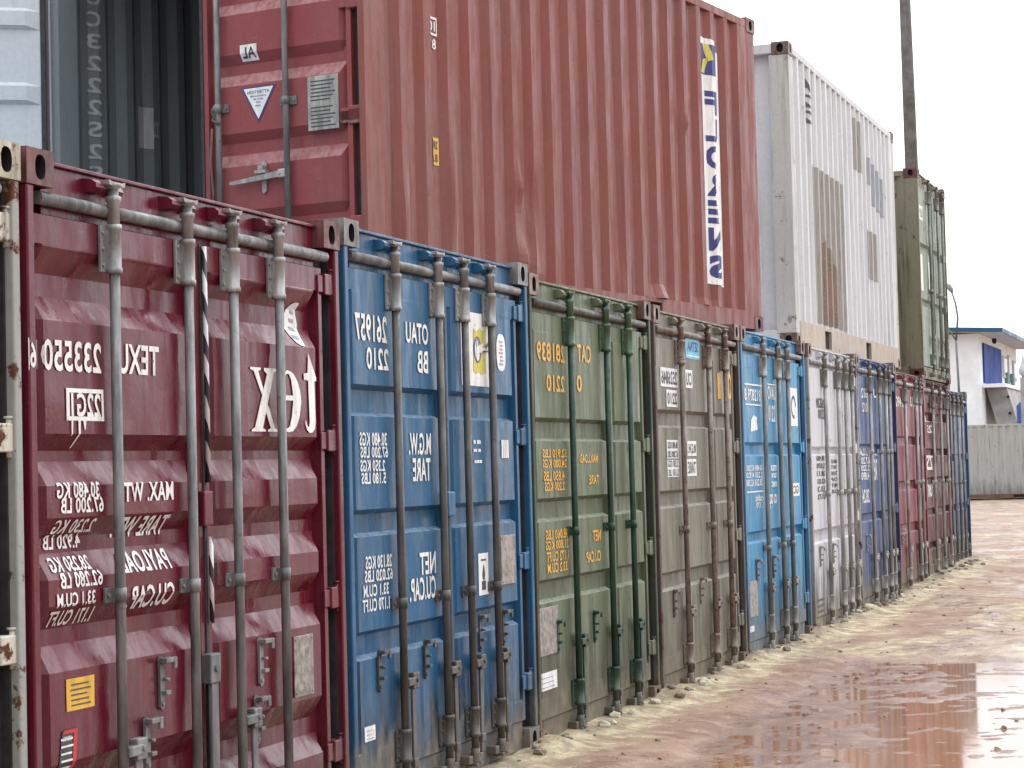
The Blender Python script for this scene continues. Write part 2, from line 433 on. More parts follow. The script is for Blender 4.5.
class Leaf:
    """one door leaf: frame bars plus pressed panel with horizontal folds"""
    def __init__(s, ua, ub, zlo, zhi, bands, dep=.045, seed=0, wav=.0025, edge=.032):
        s.ua, s.ub, s.zlo, s.zhi, s.dep, s.seed, s.wav = ua, ub, zlo, zhi, dep, seed, wav
        s.uk = [ua, ua+edge, ua+edge+.006, ua+edge+.014, ua+edge+.05, ub-edge-.05, ub-edge-.014, ub-edge-.006, ub-edge, ub]
        zp = zlo+.10; zq = zhi-.095
        s.zp, s.zq = zp, zq
        kn = [(zlo, 0), (zp, 0)]
        for (dt, db, bt, bb) in sorted(bands, key=lambda q: q[3]):
            kn += [(bb, 0), (bt, -1), (db, -1), (dt, 0)]
        kn += [(zq, 0), (zhi, 0)]
        s.kn = kn; s.zk = sorted(set([k[0] for k in kn]+[zp+.012, zq-.012]))
    def x(s, u, z):
        d = min(u-s.uk[1], s.uk[8]-u)
        if d <= 0 or z <= s.zp or z >= s.zq:
            return F+.0015*(1 if (z > s.zq or z < s.zp) else 0)*0
        lev = lerp_prof(s.kn, z)
        t = -min(1, d/.006) if d < .006 else (-1. if d < .014 else -1+(1+lev)*min(1, (d-.014)/.036))
        edge = min(1, (z-s.zp)/.012, (s.zq-z)/.012)
        w = s.wav*noise.noise((u*2.1+s.seed, z*1.6, s.seed*1.7))+s.wav*.5*noise.noise((u*6+s.seed, z*5, s.seed))
        return F+t*s.dep*max(0, edge)+w*min(1, d/.06)*max(0, edge)
    def surf(s, u, z, off): return Vector((s.x(u, z)+off, u, z))
    def mesh(s, mat, name='door', nu=.06, nz=.05, back=None):
        m = MB()
        def fill(k, st):
            o = []
            for a, b in zip(k, k[1:]):
                n = max(1, int((b-a)/st+.5)); o += [a+(b-a)*i/n for i in range(n)]
            return o+[k[-1]]
        us, zs = fill(s.uk, nu), fill(s.zk, nz)
        g = [[m.b.verts.new((s.x(u_, z_), u_, z_)) for z_ in zs] for u_ in us]
        for i in range(len(us)-1):
            for j in range(len(zs)-1): m.face([g[i][j], g[i+1][j], g[i+1][j+1], g[i][j+1]])
        # edges of the leaf and its inside skin
        xb = F-.065
        m.box(xb, F-.001, s.ua-.0005, s.ua+.004, s.zlo, s.zhi); m.box(xb, F-.001, s.ub-.004, s.ub+.0005, s.zlo, s.zhi)
        m.box(xb, F-.001, s.ua+.004, s.ub-.004, s.zlo-.0005, s.zlo+.004); m.box(xb, F-.001, s.ua+.004, s.ub-.004, s.zhi-.004, s.zhi+.0005)
        m.mi = 1
        b = [[m.b.verts.new((min(s.x(u_, z_)-.012, F-.02), u_, z_)) for z_ in zs] for u_ in us]
        for i in range(len(us)-1):
            for j in range(len(zs)-1): m.face([b[i][j], b[i][j+1], b[i+1][j+1], b[i+1][j]])
        return m.mesh_raw(name, [mat, back or mat])
def sleeve(m, z0, z1, bolts=3, side=-1):
    m.box(F+.001, F+.014, -.05, .05, z0, z1, .003)
    m.tube([(.005, 0, z0-.004), (.005, 0, z0+.014), (.005, 0, z0+.016), (.005, 0, z1-.016), (.005, 0, z1-.014), (.005, 0, z1+.004)], [.028, .028, .025, .025, .028, .028], 14)
    m.box(F+.01, .005, -.024, .024, z0+.01, z1-.01)
    for k in range(bolts):
        z = z0+.025+(z1-z0-.05)*k/max(1, bolts-1)
        for y in (-.039, .039): m.tube([(F+.012, y, z), (F+.02, y, z)], .0075, 6)
def bar_meshes(bm_, light, H, key, guide_z):
    def rod(): return MB().tube([(.005, 0, .05), (.005, 0, H-.075)], .0185, 14).mesh('locking_bar', bm_)
    def cam():
        m = MB(); t = H
        m.tube([(.005, 0, t-.205), (.005, 0, t-.125), (.005, 0, t-.12), (.005, 0, t-.105), (.005, 0, t-.10), (.005, 0, t-.08), (.005, 0, t-.072), (.005, 0, t-.062)], [.0215, .0215, .027, .027, .0155, .0155, .030, .033], 14)
        m.prism([(-.055, t-.052), (-.05, t-.068), (-.02, t-.072), (.02, t-.072), (.05, t-.068), (.055, t-.052), (.03, t-.056), (-.03, t-.056)], -.012, .022, 'x')
        return m.mesh('locking_cam', light)
    def br():
        m = MB(); sleeve(m, H-.365, H-.205); return m.mesh('bearing_bracket', light)
    def lowbr():
        m = MB(); sleeve(m, .19, .33); return m.mesh('bearing_bracket', bm_)
    def lowcam():
        m = MB(); m.tube([(.005, 0, .055), (.005, 0, .07), (.005, 0, .10), (.005, 0, .13)], [.03, .03, .02, .024], 10)
        m.box(-.03, .03, -.045, .045, .045, .062, .003); m.box(-.045, .012, .05, .10, .06, .10, .004); m.box(-.045, .012, -.10, -.05, .06, .10, .004)
        return m.mesh('locking_cam', bm_)
    def guide():
        m = MB(); z = guide_z
        m.box(F+.001, F+.013, -.058, .058, z-.026, z+.026, .003); m.tube([(.005, 0, z-.024), (.005, 0, z+.024)], .0235, 12); m.box(F+.01, .004, -.022, .022, z-.024, z+.024)
        for y in (-.045, .045): m.tube([(F+.012, y, z), (F+.022, y, z)], .008, 6)
        return m.mesh('bar_guide', bm_)
    return [cached((key, n, H, guide_z), fn) for n, fn in (('rod', rod), ('cam', cam), ('br', br), ('lbr', lowbr), ('lcam', lowcam), ('guide', guide))]
def handle_mesh(bm_, key, z=.545, low=.1, side=1):
    def mk():
        m = MB(); o = .10*side
        m.box(-.004, .03, min(0, o)+.0, max(0, o), z-.022, z+.014, .004)             # arm from bar to pivot
        m.box(-.012, .026, o-.034, o+.034, z-.04, z+.034, .005)
        m.tube([(.026, o, z), (.036, o, z)], .011, 8)
        m.box(.0, .012, o-.022, o+.022, low, z-.03, .004)                            # flat lever hanging
        m.box(-.004, .018, o-.026, o+.026, low+.05, low+.09, .004)
        return m.mesh('door_handle', bm_)
    return cached((key, 'handle', z, low, side), mk)
def catch_mesh(bm_, key):
    def mk():
        m = MB()
        m.prism([(-.012, -.085), (.0, -.098), (.016, -.092), (.02, -.06), (.02, .06), (.014, .085), (0, .092), (-.014, .08)], F+.002, F+.012, 'x')
        for z in (-.075, .07): m.tube([(F+.01, .002, z), (F+.018, .002, z)], .009, 7)
        m.box(F+.01, .01, -.014, .06, .068, .086, .003); m.box(.0, .012, .04, .062, .045, .086, .003)
        m.box(F+.01, .0, .0, .035, -.045, -.03, .002); m.tube([(F+.01, .012, .01), (.004, .012, .01)], .006, 6)
        return m.mesh('handle_catch', bm_)
    return cached((key, 'catch'), mk)
def hinge_mesh(mat, key, left):
    def mk():
        m = MB(); g = (lambda a, b: (a, b)) if left else (lambda a, b: (-b, -a))
        if left: m.box(-.062, -.014, .020, .060, -.045, .045, .005)
        else: m.box(-.062, -.014, *g(.020, .13), -.045, .045, .005); m.box(F-.004, F+.009, *g(.12, .185), -.036, .036, .003)
        y = .045 if left else -.045
        m.tube([(-.030, y, -.062), (-.030, y, .062)], .012, 8); m.tube([(-.030, y, .060), (-.030, y, .068)], .017, 8)
        return m.mesh('hinge', mat)
    return cached((key, 'hinge', left), mk)
def door_end(root, key, H, pm, bm_, lightm, rods, split, bands, ua=.052, ub=2.30, guide_z=1.12, handles=(0, 1, 2, 3), catches=(), dep=.045, seed=0, leaves='LR', pipe=True, hinge_m=None, wav=.0025, tubem=None, h_z=.545, dents=None, wedge=True, low=.1):
    zlo, zhi = .165, H-.205
    out = []
    sp = {'L': (ua, split-.012), 'R': (split+.012, ub)}
    for s in leaves:
        lf = Leaf(*sp[s], zlo, zhi, bands, dep, seed+(1 if s == 'R' else 0), wav)
        put('door', lf.mesh(pm), root); out.append(lf)
        put('door_gasket', cached((key, 'gk'), lambda: MB().box(-.05, F+.006, -.0105, .0105, zlo, zhi, .003).mesh('door_gasket', M_RUBBER)), root, (0, split, 0)) if s == 'R' else None
        for z in (.36, 1.0, 1.66, H-.27):
            o = put('hinge', hinge_mesh(hinge_m or pm, key, s == 'L'), root, (0, 0 if s == 'L' else W, z))
    if pipe:
        m = MB(); m.tube([(-.028, .10, H-.152), (-.028, W-.10, H-.152)], .0225, 14)
        m.build('header_tube', tubem or bm_, root)
    me = bar_meshes(bm_, lightm, H, key, guide_z)
    for i, u_ in enumerate(rods):
        b = put('locking_bar', me[0], root, (0, u_, 0))
        for q, nm in zip(me[1:], ('locking_cam', 'bearing_bracket', 'bearing_bracket', 'locking_cam', 'bar_guide')): put(nm, q, b)
        if wedge:
            put('cam_keeper', cached((key, 'keep', H), lambda: MB().prism([(-.052, H-.10), (-.012, H-.095), (.004, H-.082), (.004, H-.068), (-.014, H-.055), (-.052, H-.05)], -.115, -.045, 'y').mesh('cam_keeper', pm)), root, (0, u_+.005, 0))
            put('cam_keeper', cached((key, 'keep2', H), lambda: MB().prism([(-.052, H-.10), (-.016, H-.095), (-.004, H-.08), (-.02, H-.058), (-.052, H-.05)], .05, .09, 'y').mesh('cam_keeper', pm)), root, (0, u_, 0))
        if i in handles:
            put('door_handle', handle_mesh(bm_, key, h_z, low), b)
    for u_, z_ in catches: put('handle_catch', catch_mesh(bm_, key), root, (0, u_, z_))
    return out
def leaf_surf(leaves):
    def sf(u, z, off):
        for lf in leaves:
            if lf.ua <= u <= lf.ub: return lf.surf(u, z, off)
        if u < leaves[0].ua: return Vector((-.004+off*.5, u, z))
        return Vector((F+off, u, z))
    uk = sorted(set(sum([l.uk for l in leaves], []))); zk = leaves[0].zk
    return sf, uk, zk
def write(root, leaves, items):
    sf, uk, zk = leaf_surf(leaves)
    for it in items:
        kind, s, a, b, c, d, col = it[:7]
        if kind == 't':
            s = s.strip()
            decal(box_map(text_polys(s), a, b, c, d), sf, uk, zk, LET[col], root, 'lettering')
        elif kind == 'f':
            if s == 'patch':
                geo = poly_geo([rect(a, b, c, c+.014), rect(a, b, d-.014, d), rect(a, a+.02, c, d), rect(b-.014, b, c, d), [(a+.03, c-.05), (a+.037, c-.05), (a+.039, c), (a+.028, c)], [(a+.075, c-.09), (a+.082, c-.09), (a+.085, c), (a+.07, c)], [(a+.11, c-.03), (a+.115, c-.03), (a+.12, c), (a+.10, c)]])
            else: geo = poly_geo([rect(a, b, c, c+.006), rect(a, b, d-.006, d), rect(a, a+.005, c+.006, d-.006), rect(b-.005, b, c+.006, d-.006)])
            decal(geo, sf, uk, zk, LET['W'], root, 'painted_box')
        elif kind == 'r':
            if s == 'torn':
                geo = poly_geo([[(a, c), (b, c+.02), (b-.03, c+.09), (b, d-.02), (a+.12, d), (a+.03, d-.04)]])
                decal(geo, sf, uk, zk, LET['WP'], root, 'torn_sticker', .003)
            elif s == 'line': decal(poly_geo([rect(a, b, c, d)]), sf, uk, zk, LET[col], root, 'painted_line')
            elif s == 'x':
                for k in range(3): decal(poly_geo([rect(a, b, c+.05*k, c+.05*k+.018)]), sf, uk, zk, LET['K'], root, 'painted_line')
            elif s == 'plate':
                m = MB(); x_ = F+.002; m.box(x_, x_+.006, a, b, c, d, .002)
                o = m.build('data_plate', LET['PL'], root)
                for y_, z_ in ((a+.015, c+.015), (b-.015, c+.015), (a+.015, d-.015), (b-.015, d-.015)):
                    MB().tube([(x_+.005, y_, z_), (x_+.01, y_, z_)], .005, 6).build('rivet', LET['PL'], o)
            else:
                mat = {'yellow': 'YP', 'att': 'K', 'lab': 'WP', 'white': 'WP', 'q': 'WP', 'w': 'WP'}[s]
                geo = poly_geo([rect(a, b, c, d)] if s != 'att' else [[(a, c), (b-.02, c), (b, d), (a+.03, d)]])
                o = decal(geo, sf, uk, zk, LET[mat], root, 'sticker', .003)
                if s == 'lab':
                    w_ = b-a; g = poly_geo([rect(a+.3*w_, b-.3*w_, c+.12*(d-c), c+.34*(d-c)), [(a+.5*w_, d-.25*(d-c)), (a+.36*w_, c+.5*(d-c)), (a+.42*w_, c+.36*(d-c)), (b-.42*w_, c+.36*(d-c)), (b-.36*w_, c+.5*(d-c))], rect(a+.25*w_, b-.25*w_, d-.18*(d-c), d-.14*(d-c))])
                    decal(g, sf, uk, zk, LET['K'], o, 'printed_mark', .0045)
                if s in ('yellow', 'white', 'att'):
                    rows = 5 if s != 'white' else 3; col2 = {'yellow': 'K', 'white': 'G', 'att': 'WP'}[s]
                    g = poly_geo([rect(a+.16*(b-a), b-(.14+.2*((k*7) % 3)/3)*(b-a), c+(d-c)*(.14+k*.8/rows), c+(d-c)*(.14+k*.8/rows+.045)) for k in range(rows)])
                    decal(g, sf, uk, zk, LET[col2], o, 'printed_mark', .0045)
                    if s == 'att':
                        decal(poly_geo([[(b-.035, c), (b-.012, c), (b+.008, d), (b-.015, d)], [(a+.035, d), (b+.008, d), (b+.008, d-.012), (a+.03, d-.012)]]), sf, uk, zk, LET['RP'], o, 'sticker_border', .005)
                        decal(box_map(text_polys('ATTENTION'), a+.03, b-.03, d-.035, d-.02), sf, uk, zk, LET['WP'], o, 'printed_mark', .0048)
                if s == 'q': decal(box_map(text_polys('GC'), a+.03, b-.03, c+.02, d-.02), sf, uk, zk, LET['K'], o, 'printed_mark', .0045)
        elif kind in ('q', 'q2', 'q3', 'q4'):
            if kind == 'q':
                o = decal(poly_geo([rect(a, b, c, d)]), sf, uk, zk, LET['WP'], root, 'label_panel', .003)
                decal(box_map(text_polys(s), a+.02, b-.02, c+.018, d-.018), sf, uk, zk, LET['K'], o, 'lettering', .0045)
            elif kind == 'q2':
                o = decal(poly_geo([rect(a, b, c, d)]), sf, uk, zk, LET['C'], root, 'label_panel', .003)
                decal(box_map(text_polys(s), a+.05, b-.05, c+.05, d-.035), sf, uk, zk, LET['N'], o, 'lettering', .0045)
                decal(poly_geo([rect(a+.02, b-.02, c+.015, c+.024)]), sf, uk, zk, LET['WP'], o, 'lettering', .0045)
            elif kind == 'q3':
                o = decal(poly_geo([rect(a, b, c, c+.46*(d-c)), rect(a, b, c+.5*(d-c), d)]), sf, uk, zk, LET['WP'], root, 'label_panel', .003)
                for k, t in enumerate(('5.150 LBS', '2.330 KGS', '67.200 LBS', '30.480 KGS')):
                    z_ = c+(d-c)*(.03+.24*k+(.02 if k > 1 else 0)); decal(box_map(text_polys(t), a+.02, b-.02, z_, z_+.18*(d-c)), sf, uk, zk, LET['K'], o, 'lettering', .0045)
            else:
                n = 6
                for k in range(n):
                    z_ = c+(d-c)*k/n; t = ('1.172', '33.2', '62.02', '28.13', '5.070', '30.480')[k] if b-a > .33 else ('CUB', 'NET', 'CAP', 'TARE', 'WT', 'MAX')[k]
                    decal(box_map(text_polys(t), a, b, z_+.008, z_+.8*(d-c)/n), sf, uk, zk, LET['K'], root, 'lettering')
        elif kind == 'b': special(root, s, a, b, c, d, sf, uk, zk)
def ell(cx, cz, rx, rz, n=24, a0=0, a1=2*math.pi):
    return [(cx+rx*math.cos(a0+(a1-a0)*k/n), cz+rz*math.sin(a0+(a1-a0)*k/n)) for k in range(n)]
def special(root, s, a, b, c, d, sf, uk, zk):
    if s == 'tex':
        G = lambda L_: [(a+(b-a)*(x-73)/468, c+(d-c)*(1-(y-66)/614)) for x, y in L_]
        xg = [[(165, 218), (257, 218), (257, 232), (236, 245), (155, 655), (175, 666), (175, 680), (78, 680), (78, 666), (100, 652), (186, 262), (165, 238)],
              [(72, 218), (143, 218), (143, 232), (126, 245), (160, 372), (150, 415), (96, 245), (72, 232)],
              [(184, 478), (198, 500), (240, 655), (258, 666), (258, 680), (190, 680), (190, 666), (211, 655), (177, 535)]]
        outer = [(330, 222), (352, 226), (378, 245), (405, 300), (424, 375), (430, 450), (417, 560), (396, 635), (370, 672), (340, 682), (305, 668), (280, 620), (272, 560)]
        inner = [(284, 552), (300, 620), (325, 655), (345, 640), (362, 570), (372, 450), (370, 380), (360, 290), (345, 250), (330, 246)]
        eg = [outer+inner, [(372, 445), (372, 408), (275, 408), (275, 445)], [(275, 445), (290, 445), (300, 290), (330, 246), (330, 222), (300, 245), (280, 320)]]
        tg = [[(487, 78), (547, 258), (550, 286), (533, 290), (537, 600), (530, 652), (511, 680), (488, 684), (468, 658), (458, 605), (461, 585), (472, 628), (484, 642), (491, 600), (487, 288), (455, 284), (452, 236), (482, 230)]]
        for g in (xg, eg, tg): decal(poly_geo([G(p) for p in g]), sf, uk, zk, LET['W'], root, 'lettering', .0045)
    elif s == 'cres':
        cx, cz, rx, rz = (a+b)/2, (c+d)/2, (b-a)/2, (d-c)/2
        poly = ell(cx+.02, cz, rx+.012, rz, 22, math.pi*.42, math.pi*1.60)+[(cx+.035, cz-rz*.55), (cx+.05, cz), (cx+.03, cz+rz*.6)]
        o = decal(poly_geo([poly]), sf, uk, zk, LET['WP'], root, 'sticker', .003)
        g = poly_geo([[(cx-.05+.01*k, cz-.06+.035*k), (cx+.01, cz-.065+.035*k), (cx+.012, cz-.05+.035*k), (cx-.05+.01*k, cz-.045+.035*k)] for k in range(4)])
        decal(g, sf, uk, zk, LET['G'], o, 'printed_mark', .0045)
    elif s == 'pill':
        cx, cz, rx, rz = (a+b)/2, (c+d)/2, (b-a)/2, (d-c)/2
        o = decal(poly_geo([[(cx+rx*(abs(math.cos(t))**.7)*math.copysign(1, math.cos(t)), cz+rz*(abs(math.sin(t))**.7)*math.copysign(1, math.sin(t))) for t in [2*math.pi*k/28 for k in range(28)]]]), sf, uk, zk, LET['WP'], root, 'sticker', .003)
        geo = poly_geo([rect(cx-rx*(.45-.1*(k % 3)), cx+rx*(.35+.08*(k % 2)), cz+rz*(-.68+.2*k), cz+rz*(-.68+.2*k+.1)) for k in range(7)])
        decal(geo, sf, uk, zk, LET['G'], o, 'printed_mark', .0045)
    elif s == 'logo':
        o = decal(poly_geo([rect(a, b, c, d)]), sf, uk, zk, LET['WP'], root, 'sticker', .003)
        w_, h_ = b-a, d-c; P = lambda x, y: (a+w_*x, c+h_*y)
        flag = [P(.40, .20), P(.50, .17), P(.60, .20), P(.72, .16), P(.86, .20), P(.84, .50), P(.88, .80), P(.76, .76), P(.66, .80), P(.54, .75), P(.44, .79), P(.42, .5)]
        fo = decal(poly_geo([flag]), sf, uk, zk, LET['L'], o, 'printed_mark', .0045)
        def ring(cx, cy, rx, ry, t):
            n = 22; q = []
            for k in range(n):
                a0, a1 = 2*math.pi*k/n, 2*math.pi*(k+1)/n
                q.append([P(cx+rx*math.cos(a0), cy+ry*math.sin(a0)), P(cx+rx*math.cos(a1), cy+ry*math.sin(a1)), P(cx+(rx-t)*math.cos(a1), cy+(ry-t*.6)*math.sin(a1)), P(cx+(rx-t)*math.cos(a0), cy+(ry-t*.6)*math.sin(a0))])
            return q
        decal(poly_geo([[P(.55+.12*math.cos(2*math.pi*k/20), .5+.17*math.sin(2*math.pi*k/20)) for k in range(20)]]), sf, uk, zk, LET['WP'], o, 'printed_mark', .0055)
        decal(poly_geo(ring(.55, .5, .13, .18, .035)+ring(.55, .58, .05, .07, .02)), sf, uk, zk, LET['N'], o, 'printed_mark', .0065)
        decal(poly_geo([[P(.5, .44), P(.95, .50), P(.95, .56), P(.72, .53), P(.8, .60), P(.68, .58), P(.5, .53)], [P(.52, .34), P(.60, .36), P(.58, .44), P(.5, .42)]]), sf, uk, zk, LET['WP'], o, 'printed_mark', .0075)
        decal(poly_geo([[P(.72, .47), P(.97, .49), P(.97, .505), P(.72, .49)], [P(.86, .52), P(.94, .58), P(.92, .62), P(.82, .55)]]), sf, uk, zk, LET['N'], o, 'printed_mark', .0085)
    elif s == 'lab':
        o = decal(poly_geo([rect(a, b, c, d)]), sf, uk, zk, LET['WP'], root, 'sticker', .003)
        cx, cz = (a+b)/2, (c+d)/2
        q = []
        for k in range(16):
            t0, t1 = 2*math.pi*k/16*.8, 2*math.pi*(k+1)/16*.8
            q.append([(cx+.1*math.cos(t0), cz+.1*math.sin(t0)), (cx+.1*math.cos(t1), cz+.1*math.sin(t1)), (cx+.07*math.cos(t1), cz+.07*math.sin(t1)), (cx+.07*math.cos(t0), cz+.07*math.sin(t0))])
        decal(poly_geo(q), sf, uk, zk, LET['N'], o, 'printed_mark', .0045)
DECALS = {
 0: [('t','6',0.006,0.041,1.883,1.966,'W'), ('f','box',-0.003,0.052,1.874,1.979,'W'), ('t','233550',0.126,0.483,1.880,1.983,'W'), ('t','TEXU',0.597,0.885,1.885,1.990,'W'), ('t','22G1',0.285,0.470,1.732,1.812,'W'), ('f','patch',0.255,0.491,1.719,1.826,'W'), ('t','MAX. WT.',0.601,0.970,1.442,1.509,'W'), ('t','TARE WT.',0.597,0.965,1.320,1.390,'W'), ('t','PAYLOAD',0.599,0.953,1.197,1.271,'W'), ('t','CU.CAP.',0.649,0.970,1.069,1.149,'W'), ('t','30.480 KG',0.191,0.455,1.463,1.516,'W'), ('t','67.200 LB',0.214,0.479,1.413,1.466,'W'), ('t','2.230 KG',0.199,0.451,1.347,1.393,'W'), ('t','4.920 LB',0.173,0.404,1.296,1.345,'W'), ('t','28.250 KG',0.177,0.427,1.223,1.272,'W'), ('t','62.280 LB',0.206,0.471,1.168,1.221,'W'), ('t','33.1 CU.M',0.180,0.423,1.108,1.154,'W'), ('t','1.171 CU.FT',0.160,0.440,1.046,1.098,'W'), ('r','yellow',0.231,0.406,0.768,0.873,'Y'), ('r','att',0.170,0.286,0.565,0.710,'K'), ('r','plate',1.949,2.130,0.622,0.868,'PL'), ('b','tex',1.613,2.208,1.694,2.029,'W'), ('b','cres',1.999,2.173,2.049,2.231,'W'), ],
 1: [('t','5',0.078,0.104,2.081,2.181,'W'), ('t','261957',0.153,0.514,2.071,2.196,'W'), ('t','2210',0.277,0.529,1.949,2.048,'W'), ('t','OTAU',0.740,1.016,2.088,2.187,'W'), ('t','BB',0.874,1.008,1.954,2.058,'W'), ('b','logo',1.463,1.872,1.913,2.283,'W'), ('b','pill',1.982,2.122,2.002,2.196,'W'), ('t','M.G.W.',0.745,1.021,1.568,1.671,'W'), ('t','TARE',0.786,1.013,1.446,1.553,'W'), ('t','30.480 KGS',0.180,0.484,1.609,1.669,'W'), ('t','67.200 LBS',0.187,0.492,1.556,1.607,'W'), ('t','2.350 KGS',0.184,0.454,1.496,1.547,'W'), ('t','5.180 LBS',0.192,0.462,1.441,1.491,'W'), ('t','NET',0.846,1.049,1.008,1.111,'W'), ('t','CU.CAP.',0.715,1.041,0.891,0.998,'W'), ('t','28.130 KGS',0.215,0.509,1.067,1.125,'W'), ('t','62.020 LBS',0.201,0.517,1.010,1.063,'W'), ('t','33.1 CU.M',0.186,0.467,0.946,0.999,'W'), ('t','1.170 CU.FT',0.172,0.474,0.880,0.937,'W'), ('t','--- --',1.607,1.708,1.621,1.641,'W'), ('t','-- ---',1.604,1.705,1.581,1.596,'W'), ('t','---',1.614,1.716,1.525,1.540,'W'), ('t','----',2.021,2.130,1.549,1.643,'W'), ('r','lab',1.632,1.777,0.861,1.071,'W'), ('r','plate',1.963,2.181,0.894,1.148,'PL'), ('r','white',0.162,0.282,0.322,0.387,'W'), ],
 2: [('t','281839',0.172,0.672,2.122,2.229,'Y'), ('t','CAT',0.908,1.173,2.141,2.247,'Y'), ('t','2210',0.331,0.656,1.956,2.052,'Y'), ('t','0',0.883,0.979,1.967,2.067,'Y'), ('t','52.910 LBS',0.229,0.659,1.586,1.636,'Y'), ('t','24.000 KGS',0.225,0.654,1.530,1.580,'Y'), ('t','4.850 LBS',0.237,0.611,1.458,1.513,'Y'), ('t','2.200 KGS',0.249,0.606,1.402,1.452,'Y'), ('t','MAX.LOAD',0.902,1.257,1.554,1.607,'Y'), ('t','TARE',1.066,1.266,1.429,1.482,'Y'), ('t','48.060 LBS',0.245,0.656,1.134,1.189,'Y'), ('t','21.800 KGS',0.240,0.651,1.078,1.128,'Y'), ('t','1.172 CU.FT',0.252,0.645,1.011,1.067,'Y'), ('t','33.2 CU.M',0.264,0.621,0.950,1.003,'Y'), ('t','NET',1.115,1.276,1.092,1.157,'Y'), ('t','CU.CAP.',0.967,1.264,0.972,1.036,'Y'), ('r','plate',0.082,0.411,0.508,0.769,'PL'), ('r','white',0.061,0.387,0.319,0.416,'W'), ],
 3: [('q','2526846',0.222,0.661,2.063,2.191,'W'), ('q','CIU',0.876,1.070,2.071,2.197,'W'), ('q','2210',0.359,0.645,1.930,2.045,'W'), ('q2','SETNA',0.901,1.296,2.278,2.434,'C'), ('q3','',0.341,0.639,1.458,1.707,'W'), ('q','M.G.W.',0.876,1.126,1.598,1.702,'W'), ('q','TARE',0.861,1.111,1.459,1.577,'W'), ('t','I',1.799,1.892,2.014,2.206,'Y'), ('t','0',2.112,2.241,2.014,2.218,'Y'), ],
 4: [('t','812879 8',0.175,0.739,2.023,2.118,'W'), ('r','line',0.186,0.787,2.145,2.158,'W'), ('r','line',0.199,0.765,1.988,2.000,'W'), ('t','UAVO',1.000,1.305,2.047,2.161,'W'), ('r','line',1.009,1.315,2.168,2.178,'W'), ('t','2210',1.014,1.261,1.867,2.006,'W'), ('t','30.480 67.200',0.169,0.731,1.475,1.521,'W'), ('t','2.230 4.920',0.162,0.724,1.420,1.467,'W'), ('t','28.250 62.280',0.154,0.715,1.357,1.412,'W'), ('r','line',0.179,0.742,1.307,1.318,'W'), ('t','cubic',0.449,0.735,1.236,1.292,'W'), ('t','1.170',0.477,0.727,1.181,1.228,'W'), ('t','max',1.027,1.255,1.468,1.517,'W'), ('t','tare',1.056,1.246,1.411,1.460,'W'), ('t','net',1.046,1.236,1.338,1.394,'W'), ('t','cu cap',0.952,1.216,1.168,1.282,'W'), ('r','torn',0.353,0.600,1.780,1.914,'W'), ('b','lab',1.846,2.180,1.843,2.169,'W'), ('r','q',1.885,2.156,1.246,1.357,'W'), ('r','plate',0.137,0.412,0.349,0.624,'PL'), ('r','white',0.141,0.277,0.237,0.283,'W'), ],
 5: [('t','26520',0.445,0.823,2.030,2.121,'K'), ('t','2210',0.522,0.806,1.930,2.022,'K'), ('q4','',0.384,0.759,1.197,1.612,'K'), ('q4','',1.051,1.350,1.238,1.573,'K'), ('r','x',0.246,0.522,0.201,0.324,'K'), ],
 6: [('t','612',0.373,0.696,2.164,2.266,'W'), ('t','U',1.089,1.276,2.179,2.274,'W'), ('t','012',0.405,0.699,2.023,2.119,'W'), ('t','30.480',0.264,0.732,1.577,1.658,'W'), ('t','67.20',0.248,0.715,1.496,1.567,'W'), ('t','2.220',0.234,0.701,1.426,1.486,'W'), ('t','4.890',0.220,0.685,1.335,1.416,'W'), ('t','MAX',1.035,1.220,1.575,1.669,'W'), ('t','TARE',0.999,1.184,1.327,1.544,'W'), ('t','28.24',0.240,0.647,1.104,1.245,'W'), ],
 7: [('t','52492',0.338,1.069,2.170,2.285,'W'), ('t','GMU',1.450,2.004,2.189,2.309,'W'), ],
 8: [('t','618',0.261,0.692,2.047,2.160,'W'), ('t','U',1.137,1.411,2.057,2.173,'W'), ('t','25',0.399,0.746,1.911,2.011,'W'), ('t','ZS',0.218,0.735,1.450,1.637,'W'), ('t','UBK',0.229,0.659,1.116,1.326,'W'), ],
 9: [('r','w',0.176,0.482,2.445,2.472,'W'), ],
}
